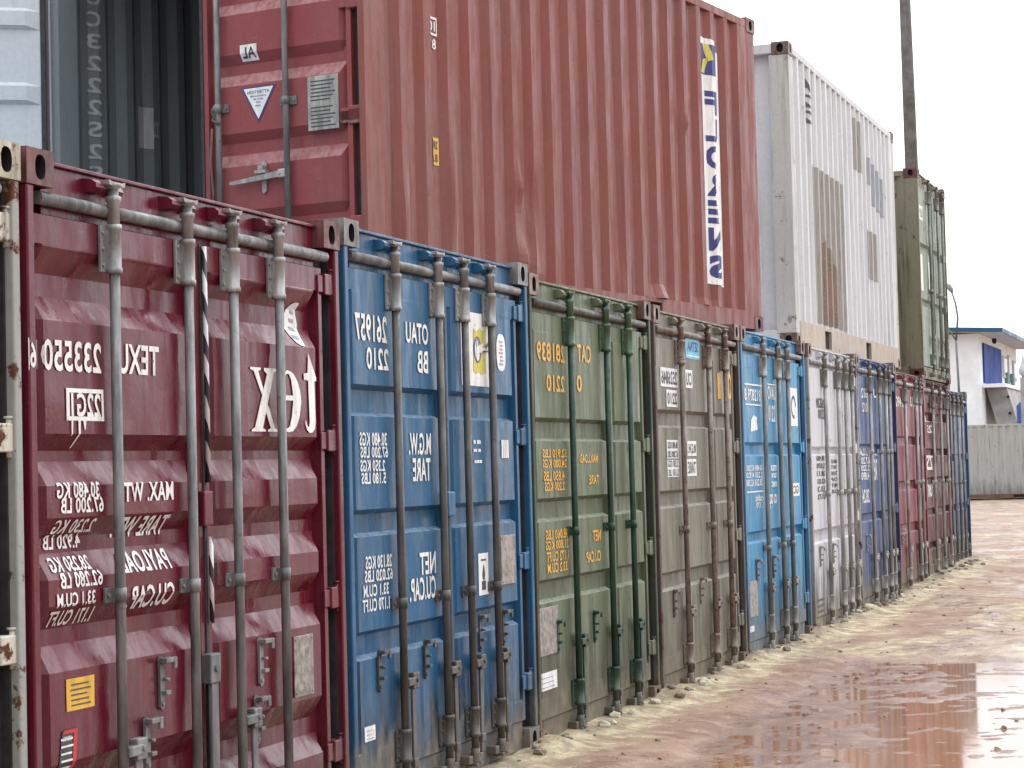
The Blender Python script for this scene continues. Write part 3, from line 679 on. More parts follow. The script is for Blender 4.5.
# ---------------------------------------------------------------- ground
def fbm(x, y, sc, o=3, seed=0.):
    v = 0; a = 1; t = 0
    for k in range(o):
        v += a*noise.noise((x*sc, y*sc, seed+k*7.1)); t += a; a *= .5; sc *= 2.03
    return v/t
WATER_Z = -.030
def ground_z(x, y):
    d = math.hypot(max(0, abs(x-2)-10), max(0, y-45, -8-y))
    fade = 1/(1+d*.03)
    z = .022*fbm(x*1.25, y*.8, .55, 2, 1.3)+.017*fbm(x, y*.9, 1.9, 3, 4.4)+.007*fbm(x, y, 8, 3, 9.2)
    # wheel ruts running along the row
    rx = x-1.9-.25*math.sin(y*.21)-.012*y
    z += -.020*math.exp(-(rx/.16)**2)*smooth(8, 11, y)-.018*math.exp(-((rx-.42)/.13)**2)*smooth(9, 12, y)+.013*math.exp(-((rx-.21)/.10)**2)*smooth(9, 12, y)
    z += .012
    # low wet ground in front of the near containers: mud islands in thin water
    wob = .5*fbm(x, y, .9, 2, 2)
    low = smooth(.45, .85, x+.25*fbm(x, y, 1.3, 2, 6))*(1-smooth(10.2, 11.4, y+wob))*smooth(-3, 1, y)
    isl = WATER_Z+.0012+.014*fbm(x*.9, y, 2.6, 2, 11)+.014*fbm(x, y, 6.5, 2, 14)+.006*fbm(x, y, 15, 1, 17)-.0055*smooth(1.45, 1.8, x+.35*fbm(x, y, 1.0, 2, 21))
    z = z*(1-low)+isl*low
    z -= .052*math.exp(-((x-1.8)/.8)**2-((y-19.5)/1.6)**2)+.045*math.exp(-((x-2.2)/.8)**2-((y-14.0)/1.0)**2)+.035*math.exp(-((x+.3)/2.5)**2-((y-43)/5)**2)+.03*math.exp(-((x+2)/2.5)**2-((y-57)/2.5)**2)+.022*math.exp(-((x-1.2)/1.3)**2-((y-28)/1.8)**2)
    z -= .030*smooth(.0, .35, fbm(x*.9, y*.35, .8, 2, 31))*smooth(.9, 1.5, x+.02*(y-12))*smooth(12.5, 14, y)*(1-smooth(40, 60, y))
    z *= fade
    # sand and sawdust swept up against the container row
    for cy in (4.95, 7.42, 9.92, 12.46, 14.98, 17.5, 20.1):
        z += .05*math.exp(-((y-cy-.05)/.15)**2-((x-.06)/.13)**2)*(1+.5*noise.noise((x*9, y*9, 3)))
    if -1 < y < 27:
        e = .28+.16*fbm(x*.2, y, .55, 2, 5)+.05*noise.noise((0, y*2.2, 8))
        z += (.028+.03*max(0, noise.noise((1.1, y*1.35, 2.2)))+.018*noise.noise((x*6, y*6, 1)))*(1-smooth(-.02, e, x))
        z += .05*smooth(17.5, 21, y)*(1-smooth(.2, 1.2, x))
    return z
def axis(a, b, fine_a, fine_b, st):
    v = [fine_a+st*k for k in range(int((fine_b-fine_a)/st)+1)]
    s = st; p = v[-1]
    while p < b: s *= 1.25; p += s; v.append(min(p, b))
    s = st; p = v[0]; lo = []
    while p > a: s *= 1.35; p -= s; lo.append(max(p, a))
    return lo[::-1]+v
def build_ground():
    xs = axis(-600, 600, -1.0, 3.6, .035)
    ys = []; y = 3.0; lo = axis(-120, 3.0, 3.0, 3.05, .05)[:-1]
    lo = [v for v in lo if v < 3.0]
    st = .045
    while y < 1500:
        ys.append(y); st = .045*max(1, ((y+5.7)/16)**1.7); y += st
    ys = lo+ys+[1500]
    verts = [(x, y_, ground_z(x, y_)) for y_ in ys for x in xs]
    n = len(xs); faces = [(j*n+i, j*n+i+1, (j+1)*n+i+1, (j+1)*n+i) for j in range(len(ys)-1) for i in range(n-1)]
    me = bpy.data.meshes.new('ground'); me.from_pydata(verts, [], faces)
    me.polygons.foreach_set('use_smooth', [True]*len(faces)); me.update()
    s = NT('wet laterite mud'); P = s.pos(); X = s.xyz()
    red = s.mix(s.ramp(s.noise(P, 1.1, 6, .6), .35, .68), (.165, .078, .047), (.34, .205, .14))
    red = s.mix(s.ramp(s.noise(P, 5.5, 6, .65), .42, .7, 0, .7), red, (.44, .32, .24))
    red = s.mix(s.ramp(s.noise(P, 26, 5, .7), .5, .75, 0, .55), red, (.12, .055, .035))
    # pale yellow sand: a strip by the containers plus drifts across the track
    edge = s.math('ADD', s.ramp(X[0], .02, .80, 1, 0), s.math('MULTIPLY', s.math('SUBTRACT', s.noise(s.pos((1.3, .8, 1)), 1.3, 6, .65), .5), 1.9))
    e = s.ramp(edge, .45, .85)
    gate = s.math('MULTIPLY', s.ramp(X[1], 9.8, 11.2), s.ramp(X[1], 15.5, 18, 1, .55))
    drift = s.math('MULTIPLY', s.ramp(s.noise(s.pos((1.2, .55, 1), loc=(2, 5, 0)), 1.15, 7, .68), .42, .60), gate)
    far = s.math('MULTIPLY', s.ramp(s.noise(s.pos((.5, .22, 1), loc=(9, 3, 0)), .9, 6, .6), .52, .64), s.ramp(X[1], 20, 26))
    sand = s.math('MAXIMUM', s.math('MULTIPLY', e, s.ramp(X[1], 27, 24, 0, 1)), s.math('MAXIMUM', drift, s.math('MULTIPLY', far, .75)))
    sc = s.mix(s.ramp(s.noise(P, 4.5, 8, .72), .34, .66), (.24, .17, .10), (.70, .61, .385))
    sc = s.mix(s.ramp(s.noise(P, 30, 5, .75), .48, .68, 0, .6), sc, (.17, .12, .075))
    sand = s.math('MULTIPLY', sand, s.ramp(s.noise(s.pos((1, .8, 1), loc=(1, 8, 2)), 5, 7, .72), .36, .56, .25, 1))
    c = s.mix(sand, red, sc)
    # grey wet footing right at the sills
    foot = s.math('MULTIPLY', s.ramp(X[0], .02, .22, 1, 0), s.ramp(s.noise(P, 3, 5, .6), .38, .62))
    c = s.mix(s.math('MULTIPLY', foot, .6), c, (.12, .10, .08))
    # darker, wetter where the ground lies low
    lo_ = s.ramp(X[2], -.026, -.004, 1, 0)
    c = s.mix(s.math('MULTIPLY', lo_, .45), c, (.20, .10, .065))
    s.l(c, s.p.inputs['Base Color'])
    wet = s.math('MAXIMUM', s.math('MULTIPLY', lo_, .75), s.math('MULTIPLY', s.ramp(s.noise(s.pos((1, .6, 1), loc=(4, 4, 4)), 1.0, 6, .65), .50, .60), s.ramp(s.noise(s.pos((1, 1, 1), loc=(1, 4, 6)), 6, 5, .7), .35, .6, .3, 1)))
    wet = s.math('MULTIPLY', wet, s.math('SUBTRACT', 1.0, s.math('MULTIPLY', sand, .6)))
    wet = s.math('MAXIMUM', wet, s.math('MULTIPLY', s.ramp(X[0], 1.5, 2.0), s.math('MULTIPLY', s.ramp(X[1], 1, 4), s.ramp(X[1], 14, 11, 0, .95))))
    s.l(s.ramp(wet, 0, 1, .68, .14), s.p.inputs['Roughness'])
    s.bump(s.math('ADD', s.math('MULTIPLY', s.noise(P, 11, 8, .72), 1.1), s.math('MULTIPLY', s.noise(P, 60, 4, .7), .3)), .8, .03)
    me.materials.append(s.m)
    g = put('ground', me); g['kind'] = 'structure'
    m = MB(); m.quad([(.3, -6, WATER_Z), (60, -6, WATER_Z), (60, 66, WATER_Z), (-2.5, 66, WATER_Z), (-2.5, 30, WATER_Z), (.3, 24, WATER_Z)])
    s = NT('muddy rain water'); P = s.pos()
    s.l(s.mix(s.noise(P, 2, 4), (.25, .115, .058), (.33, .17, .095)), s.p.inputs['Base Color'])
    s.p.inputs['Roughness'].default_value = .07; s.p.inputs['IOR'].default_value = 1.34
    s.bump(s.noise(s.pos((1, 1.6, 1)), 9, 3), .04, .01)
    wtr = m.build('puddle_water', s.m); wtr['kind'] = 'structure'
build_ground()
# ---------------------------------------------------------------- the container row
CASTM = {k: bar_metal('casting '+k, c, r_) for k, c, r_ in (('rusty', (.20, .13, .10), 1.0), ('grey', (.20, .19, .18), .6), ('maroon', (.15, .05, .05), .7), ('cream', (.42, .38, .28), 1.0))}
STEEL = bar_metal('galvanised bar', (.20, .205, .205), .25)
STEELF = bar_metal('greyed bar', (.34, .335, .325), .25)
STEELD = bar_metal('grimy bar', (.105, .10, .092), .45)
STEELB = bar_metal('rusty brown bar', (.20, .165, .14), .9)
STEELG = bar_metal('dark green bar', (.022, .065, .042), .15)
LIGHT = bar_metal('pale galvanised casting', (.33, .33, .32), .2)
LIGHTD = bar_metal('dull galvanised casting', (.22, .22, .21), .35)
GRN = bar_metal('green painted casting', (.08, .15, .09), .4)
B3 = lambda a, b, w1=.022, w2=.017: (a, a-w1, b+w2, b)
TEXB = [(2.285, 2.20, 2.125, 2.045), (1.675, 1.62, 1.585, 1.505), (1.40, 1.335, 1.285, 1.20), (1.115, 1.04, .985, .90), (.605, .52, .45, .37)]
STD3 = [B3(1.88, 1.74), B3(1.33, 1.21), B3(.80, .675)]
GRN3 = [B3(1.81, 1.68), B3(1.365, 1.235), B3(.92, .79)]
BGE3 = [B3(1.91, 1.79), B3(1.37, 1.25), B3(.83, .705)]
TWO = [B3(1.70, 1.59), B3(1.005, .91)]
WH2 = [B3(1.68, 1.60), B3(.94, .81)]
RED3 = [B3(1.84, 1.73), B3(1.33, 1.21), B3(.84, .72)]
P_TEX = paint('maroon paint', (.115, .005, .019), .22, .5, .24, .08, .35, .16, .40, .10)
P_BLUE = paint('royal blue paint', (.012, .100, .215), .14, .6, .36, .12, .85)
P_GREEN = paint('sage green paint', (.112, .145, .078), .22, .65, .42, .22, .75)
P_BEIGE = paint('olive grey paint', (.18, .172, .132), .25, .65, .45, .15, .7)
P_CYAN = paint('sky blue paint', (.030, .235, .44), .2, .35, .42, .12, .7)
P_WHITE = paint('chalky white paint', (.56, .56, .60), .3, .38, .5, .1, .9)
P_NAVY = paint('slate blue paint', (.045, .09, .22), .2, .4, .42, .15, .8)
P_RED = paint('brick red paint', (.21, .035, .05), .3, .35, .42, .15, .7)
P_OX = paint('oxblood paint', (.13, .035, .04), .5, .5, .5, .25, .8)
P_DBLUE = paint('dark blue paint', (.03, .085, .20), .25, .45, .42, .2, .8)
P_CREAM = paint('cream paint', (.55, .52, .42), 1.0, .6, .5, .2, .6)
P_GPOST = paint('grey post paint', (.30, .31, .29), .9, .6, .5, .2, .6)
GRP = 'shipping containers standing side by side in the lower row'
def row_container(name, label, y0, x0, z0, key, pm, cm, bm_, lm, rods, split, bands, postm=None, **k):
    root = empty(name, (x0, y0, z0), label=label, cat='shipping container', group=GRP)
    make_shell(root, H0, pm, cm, key, postm=postm)
    lv = door_end(root, key, H0, pm, bm_, lm, rods, split, bands, **k)
    return root, lv
# 0 far left neighbour: only its right edge shows
row_container('shipping_container', 'cream container with rust streaks cut off by the left edge, beside the maroon one', -2.452, .0, .0, 'cream', P_CREAM, CASTM['cream'], STEEL, LIGHT, [.55, 1.08, 1.44, 1.86], 1.22, STD3, postm=P_GPOST, hinge_m=P_CREAM)
ALLD = DECALS
root, lv = row_container('shipping_container', 'maroon container with a big white three letter logo, nearest in the lower row', .02, 0, 0, 'tex', P_TEX, CASTM['maroon'], STEEL, LIGHT, [.53, 1.06, 1.42, 1.82], 1.215, TEXB, guide_z=1.13, handles=(0, 2), h_z=.60, catches=[(.85, .80), (.74, .60), (1.64, .80), (1.60, .58)], dep=.046, seed=2, wav=.006)
write(root, lv, ALLD[0])
def stripe_mat():
    s = NT('black and white spiral tape'); x = s.xyz(s.pos((1, 1, 1)))
    ang = s.math('ADD', s.math('MULTIPLY', x[2], 6.2), s.math('MULTIPLY', s.math('ADD', x[0], x[1]), 14))
    k = s.math('FRACT', s.math('ADD', ang, s.math('MULTIPLY', s.noise(s.pos(), 5, 3), .5)))
    c = s.mix(s.ramp(k, .50, .54), (.62, .62, .64), (.02, .02, .025)); s.l(c, s.p.inputs['Base Color']); s.p.inputs['Roughness'].default_value = .5
    return s.m
m = MB(); m.tube([(-.014, 1.222, 1.50), (-.010, 1.216, 1.9), (-.014, 1.222, 2.38)], .0095, 12); m.tube([(-.012, 1.225, .98), (-.010, 1.225, 1.30)], .009, 12)
m.build('taped_seal_pole', stripe_mat(), root)
MB().box(F, -.002, 1.165, 1.235, 1.34, 1.47, .006).build('overlap_plate', P_TEX, root)
m = MB(); m.box(F, .012, 1.165, 1.245, .76, .87, .006); m.box(-.01, .006, 1.18, 1.235, .1, .76, .004); m.tube([(.012, 1.205, .815), (.02, 1.205, .815)], .012, 8)
m.build('lock_box', STEEL, root)
root, lv = row_container('shipping_container', 'royal blue container marked 261957 with a white and lime sticker on its right door', 2.506, 0, .03, 'blue', P_BLUE, CASTM['grey'], STEELD, LIGHT, [.55, 1.09, 1.44, 1.82], 1.235, STD3, guide_z=.90, handles=(0, 1, 2, 3), catches=[(.33, .62), (.88, .62), (1.62, .68), (1.97, .68)], dep=.042, seed=11, tubem=STEEL)
write(root, lv, ALLD[1])
MB().box(F, .0, 1.17, 1.27, 1.27, 1.39, .008).build('overlap_plate', P_BLUE, root)
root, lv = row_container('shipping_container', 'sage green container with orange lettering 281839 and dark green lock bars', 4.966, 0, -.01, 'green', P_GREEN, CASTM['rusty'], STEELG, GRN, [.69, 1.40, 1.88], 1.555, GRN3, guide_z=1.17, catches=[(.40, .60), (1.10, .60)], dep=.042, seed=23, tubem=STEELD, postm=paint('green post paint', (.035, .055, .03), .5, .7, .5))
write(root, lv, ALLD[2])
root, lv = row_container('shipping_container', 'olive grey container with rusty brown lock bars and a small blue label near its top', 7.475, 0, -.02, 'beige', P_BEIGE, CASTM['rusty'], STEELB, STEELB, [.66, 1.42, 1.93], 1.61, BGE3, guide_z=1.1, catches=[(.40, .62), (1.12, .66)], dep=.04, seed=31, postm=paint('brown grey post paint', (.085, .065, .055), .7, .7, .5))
write(root, lv, ALLD[3])
root, lv = row_container('shipping_container', 'bright sky blue container with white lettering 812879 between the olive grey and the white one', 9.965, 0, -.02, 'cyan', P_CYAN, CASTM['rusty'], STEEL, LIGHT, [.74, 1.30, 1.66], 1.46, TWO, guide_z=.86, catches=[(.42, .70), (1.02, .70)], dep=.04, seed=41, postm=paint('blue post paint', (.04, .20, .40), .35, .6, .5))
write(root, lv, ALLD[4])
root, lv = row_container('shipping_container', 'chalky white container with rust marked grey posts in the lower row', 12.55, 0, -.03, 'white', P_WHITE, CASTM['rusty'], STEELF, LIGHTD, [.72, 1.36, 1.74, 2.08], 1.52, WH2, guide_z=1.25, catches=[(.40, .70), (1.02, .70)], dep=.04, seed=53, postm=P_GPOST)
write(root, lv, ALLD[5])
root, lv = row_container('shipping_container', 'slate blue container with white figures standing between the white and the brick red ones', 14.97, 0, -.02, 'navy', P_NAVY, CASTM['grey'], STEELF, LIGHTD, [.70, 1.28, 1.68, 1.92], 1.48, TWO, guide_z=1.62, catches=[(.42, .70)], dep=.04, seed=67, postm=paint('navy post paint', (.02, .04, .12), .3, .5, .5))
write(root, lv, ALLD[6])
root, lv = row_container('shipping_container', 'brick red container with white figures 52492 beside the slate blue one', 17.65, -.08, -.06, 'red', P_RED, CASTM['maroon'], STEELF, LIGHTD, [.84, 1.68, 2.02], 1.85, RED3, guide_z=1.3, catches=[(.5, .70)], dep=.04, seed=71)
write(root, lv, ALLD[7])
root, lv = row_container('shipping_container', 'dull oxblood container with bulging dented doors below the green upper container', 20.15, -.1, -.08, 'ox', P_OX, CASTM['rusty'], STEELF, LIGHTD, [.72, 1.40, 2.02], 1.05, [B3(2.17, 2.05), B3(1.72, 1.62), B3(1.36, 1.26), B3(.98, .88), B3(.56, .46)], guide_z=1.3, dep=.055, seed=83, wav=.03, postm=paint('ox post paint', (.12, .05, .04), .9, .6, .5))
write(root, lv, ALLD[8])
root, lv = row_container('shipping_container', 'dark blue container standing lowest at the far right end of the row', 22.72, -.2, -.13, 'dblue', P_DBLUE, CASTM['grey'], STEEL, LIGHTD, [.42, .85, 1.30, 1.75], 1.08, TWO, guide_z=1.3, dep=.04, seed=91)
write(root, lv, ALLD[9])
# ---------------------------------------------------------------- upper red-brown container, set askew, left door open
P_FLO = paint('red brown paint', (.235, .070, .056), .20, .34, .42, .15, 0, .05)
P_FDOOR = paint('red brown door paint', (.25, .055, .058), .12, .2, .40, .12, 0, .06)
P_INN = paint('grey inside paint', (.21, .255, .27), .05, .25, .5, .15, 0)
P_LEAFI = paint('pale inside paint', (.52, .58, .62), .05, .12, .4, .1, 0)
fy = .1611; d_ = Vector((math.sin(fy), math.cos(fy), 0)); n_ = Vector((math.cos(fy), -math.sin(fy), 0))
Rg = Vector((-.115, 11.295, 2.600)); org = Rg-d_*L-n_*W
root = empty('shipping_container', org, math.atan2(-math.cos(fy), -math.sin(fy)), label='red brown container set askew on the upper layer with an open door and white strip', cat='shipping container', group='shipping containers stacked on the lower row')
DENTS = [(1.90, .27, .14, .16, .055), (1.98, .05, .30, .12, -.06), (.42, .42, .05, .28, .022), (1.0, .62, .05, .35, .022), (4.05, .16, .22, .07, .05), (4.9, .12, .3, .06, .03), (1.87, .75, .07, .14, .03), (2.06, .7, .06, .2, -.02), (3.4, .2, .06, .3, .018), (5.25, 1.2, .1, .5, -.015), (4.72, 1.75, .04, .1, .02), (4.6, 1.55, .04, .08, .02)]
make_shell(root, H0, P_FLO, bar_metal('red brown casting', (.19, .075, .07), .35), 'flo', inner=P_INN, dents=DENTS, pockets=[(2.02, 2.36), (3.72, 4.06)], fine=True)
FB = [(1.90, 1.86, 1.75, 1.68), (1.44, 1.38, 1.32, 1.25), (.965, .91, .84, .765), (.50, .44, .37, .30), (2.28, 2.24, 2.18, 2.11)]
lv = door_end(root, 'flo', H0, P_FDOOR, STEEL, LIGHT, [1.40, 1.89], 1.26, FB, ub=2.33, guide_z=1.12, handles=(), leaves='R', dep=.04, seed=5, wav=.003)
sf, uk, zk = leaf_surf(lv)
T = lambda t: W-t
o = decal(poly_geo([rect(T(.894), T(.773), 1.395, 1.49)]), sf, uk, zk, LET['WP'], root, 'sticker', .003)
decal(box_map(text_polys('AL'), T(.88), T(.785), 1.41, 1.475), sf, uk, zk, LET['K'], o, 'printed_mark', .0045)
o = decal(poly_geo([[(T(.89), 1.232), (T(.64), 1.232), (T(.768), 1.015)]]), sf, uk, zk, LET['N'], root, 'sticker', .003)
o2 = decal(poly_geo([[(T(.872), 1.223), (T(.658), 1.223), (T(.768), 1.036)]]), sf, uk, zk, LET['WP'], o, 'printed_mark', .004)
for txt, a, b, c, dd in (('ATTENTION', .845, .685, 1.188, 1.208), ('CONTAINER', .825, .71, 1.168, 1.179), ('MAY BE', .80, .735, 1.15, 1.16), ('HOT', .785, .752, 1.13, 1.141), ('OPEN', .788, .75, 1.11, 1.12)):
    decal(box_map(text_polys(txt), T(a), T(b), c, dd), sf, uk, zk, LET['N'], o, 'printed_mark', .005)
x_ = F+.003; m = MB(); m.box(x_, x_+.006, T(.412), T(.197), .925, 1.245, .002); o = m.build('data_plate', bar_metal('aluminium plate', (.34, .34, .32), .15, .35), root)
g = poly_geo([rect(T(.39), T(.22+.05*((k*5) % 3)/3), .945+.022*k, .945+.022*k+.008) for k in range(13) if k not in (6,)])
flat = lambda u_, z_, off: Vector((x_+.006+off-.003, u_, z_))
decal(g, flat, [], [], LET['K'], o, 'printed_mark', .0045)
m = MB(); m.prism([(T(.96), .655), (T(.93), .648), (T(.58), .672), (T(.575), .70), (T(.60), .708), (T(.95), .668)], .008, .022, 'x'); m.box(-.004, .03, T(.60), T(.55), .665, .715, .005); m.tube([(.03, T(.59), .69), (.038, T(.59), .69)], .01, 8)
m.build('door_handle', LIGHT, root)
m = MB(); m.prism([(T(.745), .60), (T(.735), .585), (T(.715), .60), (T(.71), .76), (T(.725), .785), (T(.745), .77)], F+.002, F+.014, 'x'); m.box(F+.01, .03, T(.77), T(.69), .70, .72, .003); m.box(F+.01, .028, T(.745), T(.71), .72, .75, .003)
m.build('handle_catch', LIGHT, root)
m = MB(); pts = [Vector((.02+.01*math.sin(k), T(1.045)+.022*math.cos(k*1.1), 1.02+.012*k-.11*(k > 8)*(k-8)*.4)) for k in range(12)]
m.tube(pts, .009, 7); m.tube([(.025, T(1.07), 1.0), (.02, T(1.09), .8), (.018, T(1.075), .62), (.02, T(1.08), .45)], .008, 7)
m.build('tied_rope', simple('old rope', (.12, .10, .08), .9), root)
put('hinge', hinge_mesh(bar_metal('rusty hinge', (.22, .14, .11), .8), 'flo2', False), root, (0, W, .985))
# open left door, seen from inside, swung out on its left hinges
a_open = R(139)
OB = [(z_+.14, z_+.115, z_+.025, z_) for z_ in (2.19, 1.74, 1.27, .80, .35)]
lf = Leaf(.05, 1.20, .165, H0-.205, [], .03, 9)
class InnerLeaf(Leaf):
    def x(s, u, z):
        lev = lerp_prof(s.kn, z); d = min(u-s.ua-.10, s.ub-.10-u)
        return F-.05-.001*(0)+.026*(1+lev)*-1*smooth(0, .02, max(0, d))*-1 if False else F-.052-(.030*(-lev))*smooth(0, .015, max(0, d))
lf = InnerLeaf(.0, 1.18, .165, H0-.205, OB, .03, 9)
m = MB(); m.box(F-.05, F, .0, 1.18, .165, H0-.205, .003)
dm = m.mesh('door', P_FDOOR)
dr = put('door', dm, root, (0, .065, 0)); dr.rotation_euler = (0, 0, -a_open); dr['label'] = 'opened left door showing its pale inside'
m = MB()
zs = sorted(set([.19, H0-.23]+[k[0] for k in lf.kn if .19 < k[0] < H0-.23])); us = [.03, .12, .135, 1.05, 1.065, 1.15]
g = [[m.b.verts.new((lf.x(u_, z_), u_, z_)) for z_ in zs] for u_ in us]
for i in range(len(us)-1):
    for j in range(len(zs)-1): m.face([g[i][j], g[i][j+1], g[i+1][j+1], g[i+1][j]])
m.mesh_ = None
ol = m.build('inner_lining', P_LEAFI, dr, raw=True)
MB().box(F-.062, F-.052, .0, .03, .165, H0-.205, .002).build('door_gasket', M_RUBBER, dr)
MB().box(-.20, -.02, .049, .155, .165, H0-.205, .002).build('door_jamb', P_INN, root); MB().box(-.02, -.010, .085, .091, .165, H0-.205).build('door_jamb', P_LEAFI, root)
# writing on the corrugated side; s runs away from the door end
def side_surf(dents, off0=0.):
    def sf_(s, z, off): return Vector((-s, W-.006+side_dep(s, z, dents)+off+off0, z))
    return sf_
SK = [k[0] for k in SIDE_K]
ss = side_surf(DENTS)
sdec = lambda geo, mat, name, par, off=.006: decal(geo, ss, SK, [], LET[mat], par, name, off)
sdec(poly_geo([rect(.775, .895, 1.585, 1.60), rect(.775, .895, 1.685, 1.70), rect(.775, .787, 1.60, 1.685), rect(.883, .895, 1.60, 1.685)]), 'W', 'painted_box', root)
sdec(box_map(text_polys('10'), .80, .872, 1.612, 1.676), 'W', 'lettering', root)
sdec(box_map(text_polys('81'), .80, .88, 1.50, 1.565), 'W', 'lettering', root)
o = sdec(poly_geo([rect(.775, .885, .785, .955)]), 'YP', 'sticker', root, .005)
sdec(box_map(text_polys('2R5'), .79, .87, .885, .935), 'K', 'printed_mark', o, .0068); sdec(box_map(text_polys('8.6'), .79, .87, .805, .855), 'K', 'printed_mark', o, .0068)
o = sdec(poly_geo([[(4.97, .335), (5.325, .32), (5.325, 2.20), (5.20, 2.22), (5.19, 2.275), (4.965, 2.29)]]), 'WP', 'lettering_strip', root, .005)
sdec(poly_geo([rect(4.985, 5.20, 1.99, 2.235)]), 'N', 'printed_mark', o, .0065)
sdec(poly_geo([[(5.03, 2.235), (5.10, 2.235), (5.16, 2.12), (5.09, 2.10)], [(5.03, 2.11), (5.10, 2.13), (5.05, 2.0), (4.99, 2.0)]]), 'L', 'printed_mark', o, .0078)
for k, ch in enumerate('FLORENS'):
    z1 = 1.865-.217*k; sdec(box_map(text_polys(ch, .055), 5.045, 5.265, z1-.185, z1), 'N', 'lettering', o, .0068)
# interior marking on the left inside wall
inn = lambda s_, z_, off: Vector((-s_, .006+.003-side_dep(s_, z_)*1.0+off, z_))
def innw(txt, s0, s1, z0, z1, mir=True): decal(box_map(text_polys(txt), s0, s1, z0, z1, mir), inn, SK, [], LET['INN'], root, 'lettering', .006)
for k, ch in enumerate('UC3222S2SN'): innw(ch, .46, .56, 2.02-.145*k, 2.02-.145*k+.10)
innw('22125', 1.02, 1.15, 1.22, 1.33); decal(poly_geo([rect(.98, 1.10, 1.14, 1.42)]), inn, SK, [], LET['INN'], root, 'sticker', .005)
m = MB(); m.tube([(-.30, .035, .16), (-.30, .035, 2.45)], .012, 8); m.box(-.32, -.28, .02, .05, 1.0, 1.02); m.build('lashing_rod', P_LEAFI, root)
# ---------------------------------------------------------------- upper white container, long side towards the track
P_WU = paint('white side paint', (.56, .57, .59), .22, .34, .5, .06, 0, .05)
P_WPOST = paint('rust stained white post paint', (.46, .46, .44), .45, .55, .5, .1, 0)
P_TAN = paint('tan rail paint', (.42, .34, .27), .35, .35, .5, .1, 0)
HW = 2.82
root = empty('shipping_container', (-.24-W, 13.28, 2.583), R(-90), label='white upper container with grey painted over patches, long side facing the track', cat='shipping container', group='shipping containers stacked on the lower row')
make_shell(root, HW, P_WU, CASTM['rusty'], 'wu', pockets=[(1.38, 1.72), (3.72, 4.04)], postm=P_WPOST, rail_m=P_TAN, fine=True, dents=[(3.5, 1.2, .06, 1.0, -.01)], rail_h=.24, blank_front=True)
ssw = lambda s, z, off: Vector((-s, W-.006+side_dep(s, z, [(3.5, 1.2, .06, 1.0, -.01)])+off, z))
wd = lambda geo, mat, name: decal(geo, ssw, SK, [], LET[mat], root, name, .005)
wd(poly_geo([[(1.0, .25), (2.52, .25), (2.95, 1.86), (1.0, 1.76)]]) if False else poly_geo([rect(1.0, 2.62, .27, 1.80)]), 'TAUPE', 'overpainted_patch')
decal(poly_geo([[(1.28, .27), (2.25, .27), (2.2, .8), (1.9, 1.02), (1.55, 1.12), (1.32, 1.0)]]), ssw, SK, [], LET['RUSTP'], root, 'rust_stain', .0062)
wd(poly_geo([rect(4.03, 4.70, .93, 1.47)]), 'TAUPE', 'overpainted_patch')
wd(poly_geo([rect(3.42, 3.95, 2.06, 2.62)]), 'TAUPE', 'overpainted_patch')
for k, (s0, z0, z1) in enumerate(((4.22, 2.0, 2.3), (4.50, 1.78, 2.26), (4.80, 1.75, 2.22), (5.08, 1.72, 2.16))): wd(poly_geo([rect(s0, s0+.17, z0, z1)]), 'G', 'faded_letter')
for k, ch in enumerate('A22'): wd(box_map(text_polys(ch), .76, 1.02, 2.50-.155*k, 2.50-.155*k+.125), 'K', 'lettering')
for z0, z1 in ((2.31, 2.42), (1.98, 2.05)): wd(poly_geo([rect(.50, .56, z0, z1)]), 'K', 'lettering')
# ---------------------------------------------------------------- upper green container, door end to the track
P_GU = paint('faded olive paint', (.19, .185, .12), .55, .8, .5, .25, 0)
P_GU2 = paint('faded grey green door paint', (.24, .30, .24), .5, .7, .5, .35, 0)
root = empty('shipping_container', (-.08, 20.12, 2.495), 0, label='faded olive green container with rust runs at the far end of the upper layer', cat='shipping container', group='shipping containers stacked on the lower row')
make_shell(root, H0, P_GU, CASTM['maroon'], 'gu')
lv = door_end(root, 'gu', H0, P_GU2, STEELD, LIGHTD, [.6, 1.15, 1.6, 2.0], 1.35, TWO, seed=15, wav=.012, postm=None) if False else door_end(root, 'gu', H0, P_GU2, bar_metal('faded green bar', (.21, .23, .19), .5), LIGHTD, [.85, 1.6, 2.05], 1.30, TWO, seed=15, wav=.012, pipe=False, low=.4)
sf, uk, zk = leaf_surf(lv)
for a, b, c, dd, tx in ((.20, .50, 1.98, 2.16, 'LP'), (.20, .42, 1.1, 1.55, None), (.85, 1.08, 1.12, 1.50, None)):
    o = decal(poly_geo([rect(a, b, c, dd)]), sf, uk, zk, LET['WP'], root, 'sticker', .003)
    if tx: decal(box_map(text_polys(tx), a+.05, b-.05, c+.04, dd-.04), sf, uk, zk, LET['K'], o, 'printed_mark', .0045)
for u_ in (.6, 1.15, 2.0):
    pass
# ---------------------------------------------------------------- background
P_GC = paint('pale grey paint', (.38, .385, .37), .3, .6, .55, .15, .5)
ang = R(6)
root = empty('shipping_container', (-7.55-W*math.sin(ang)*0, 68.1+W, .05), R(180)+ang*-0+0, label='pale grey container lying across the far end of the yard below the white building', cat='shipping container')
root.rotation_euler = (0, 0, R(186))
make_shell(root, H0, P_GC, CASTM['rusty'], 'gc', pockets=[(3.2, 3.6)], rail_m=paint('rust brown rail paint', (.14, .07, .045), .9, .5, .6, .2, .3), blank_front=True)
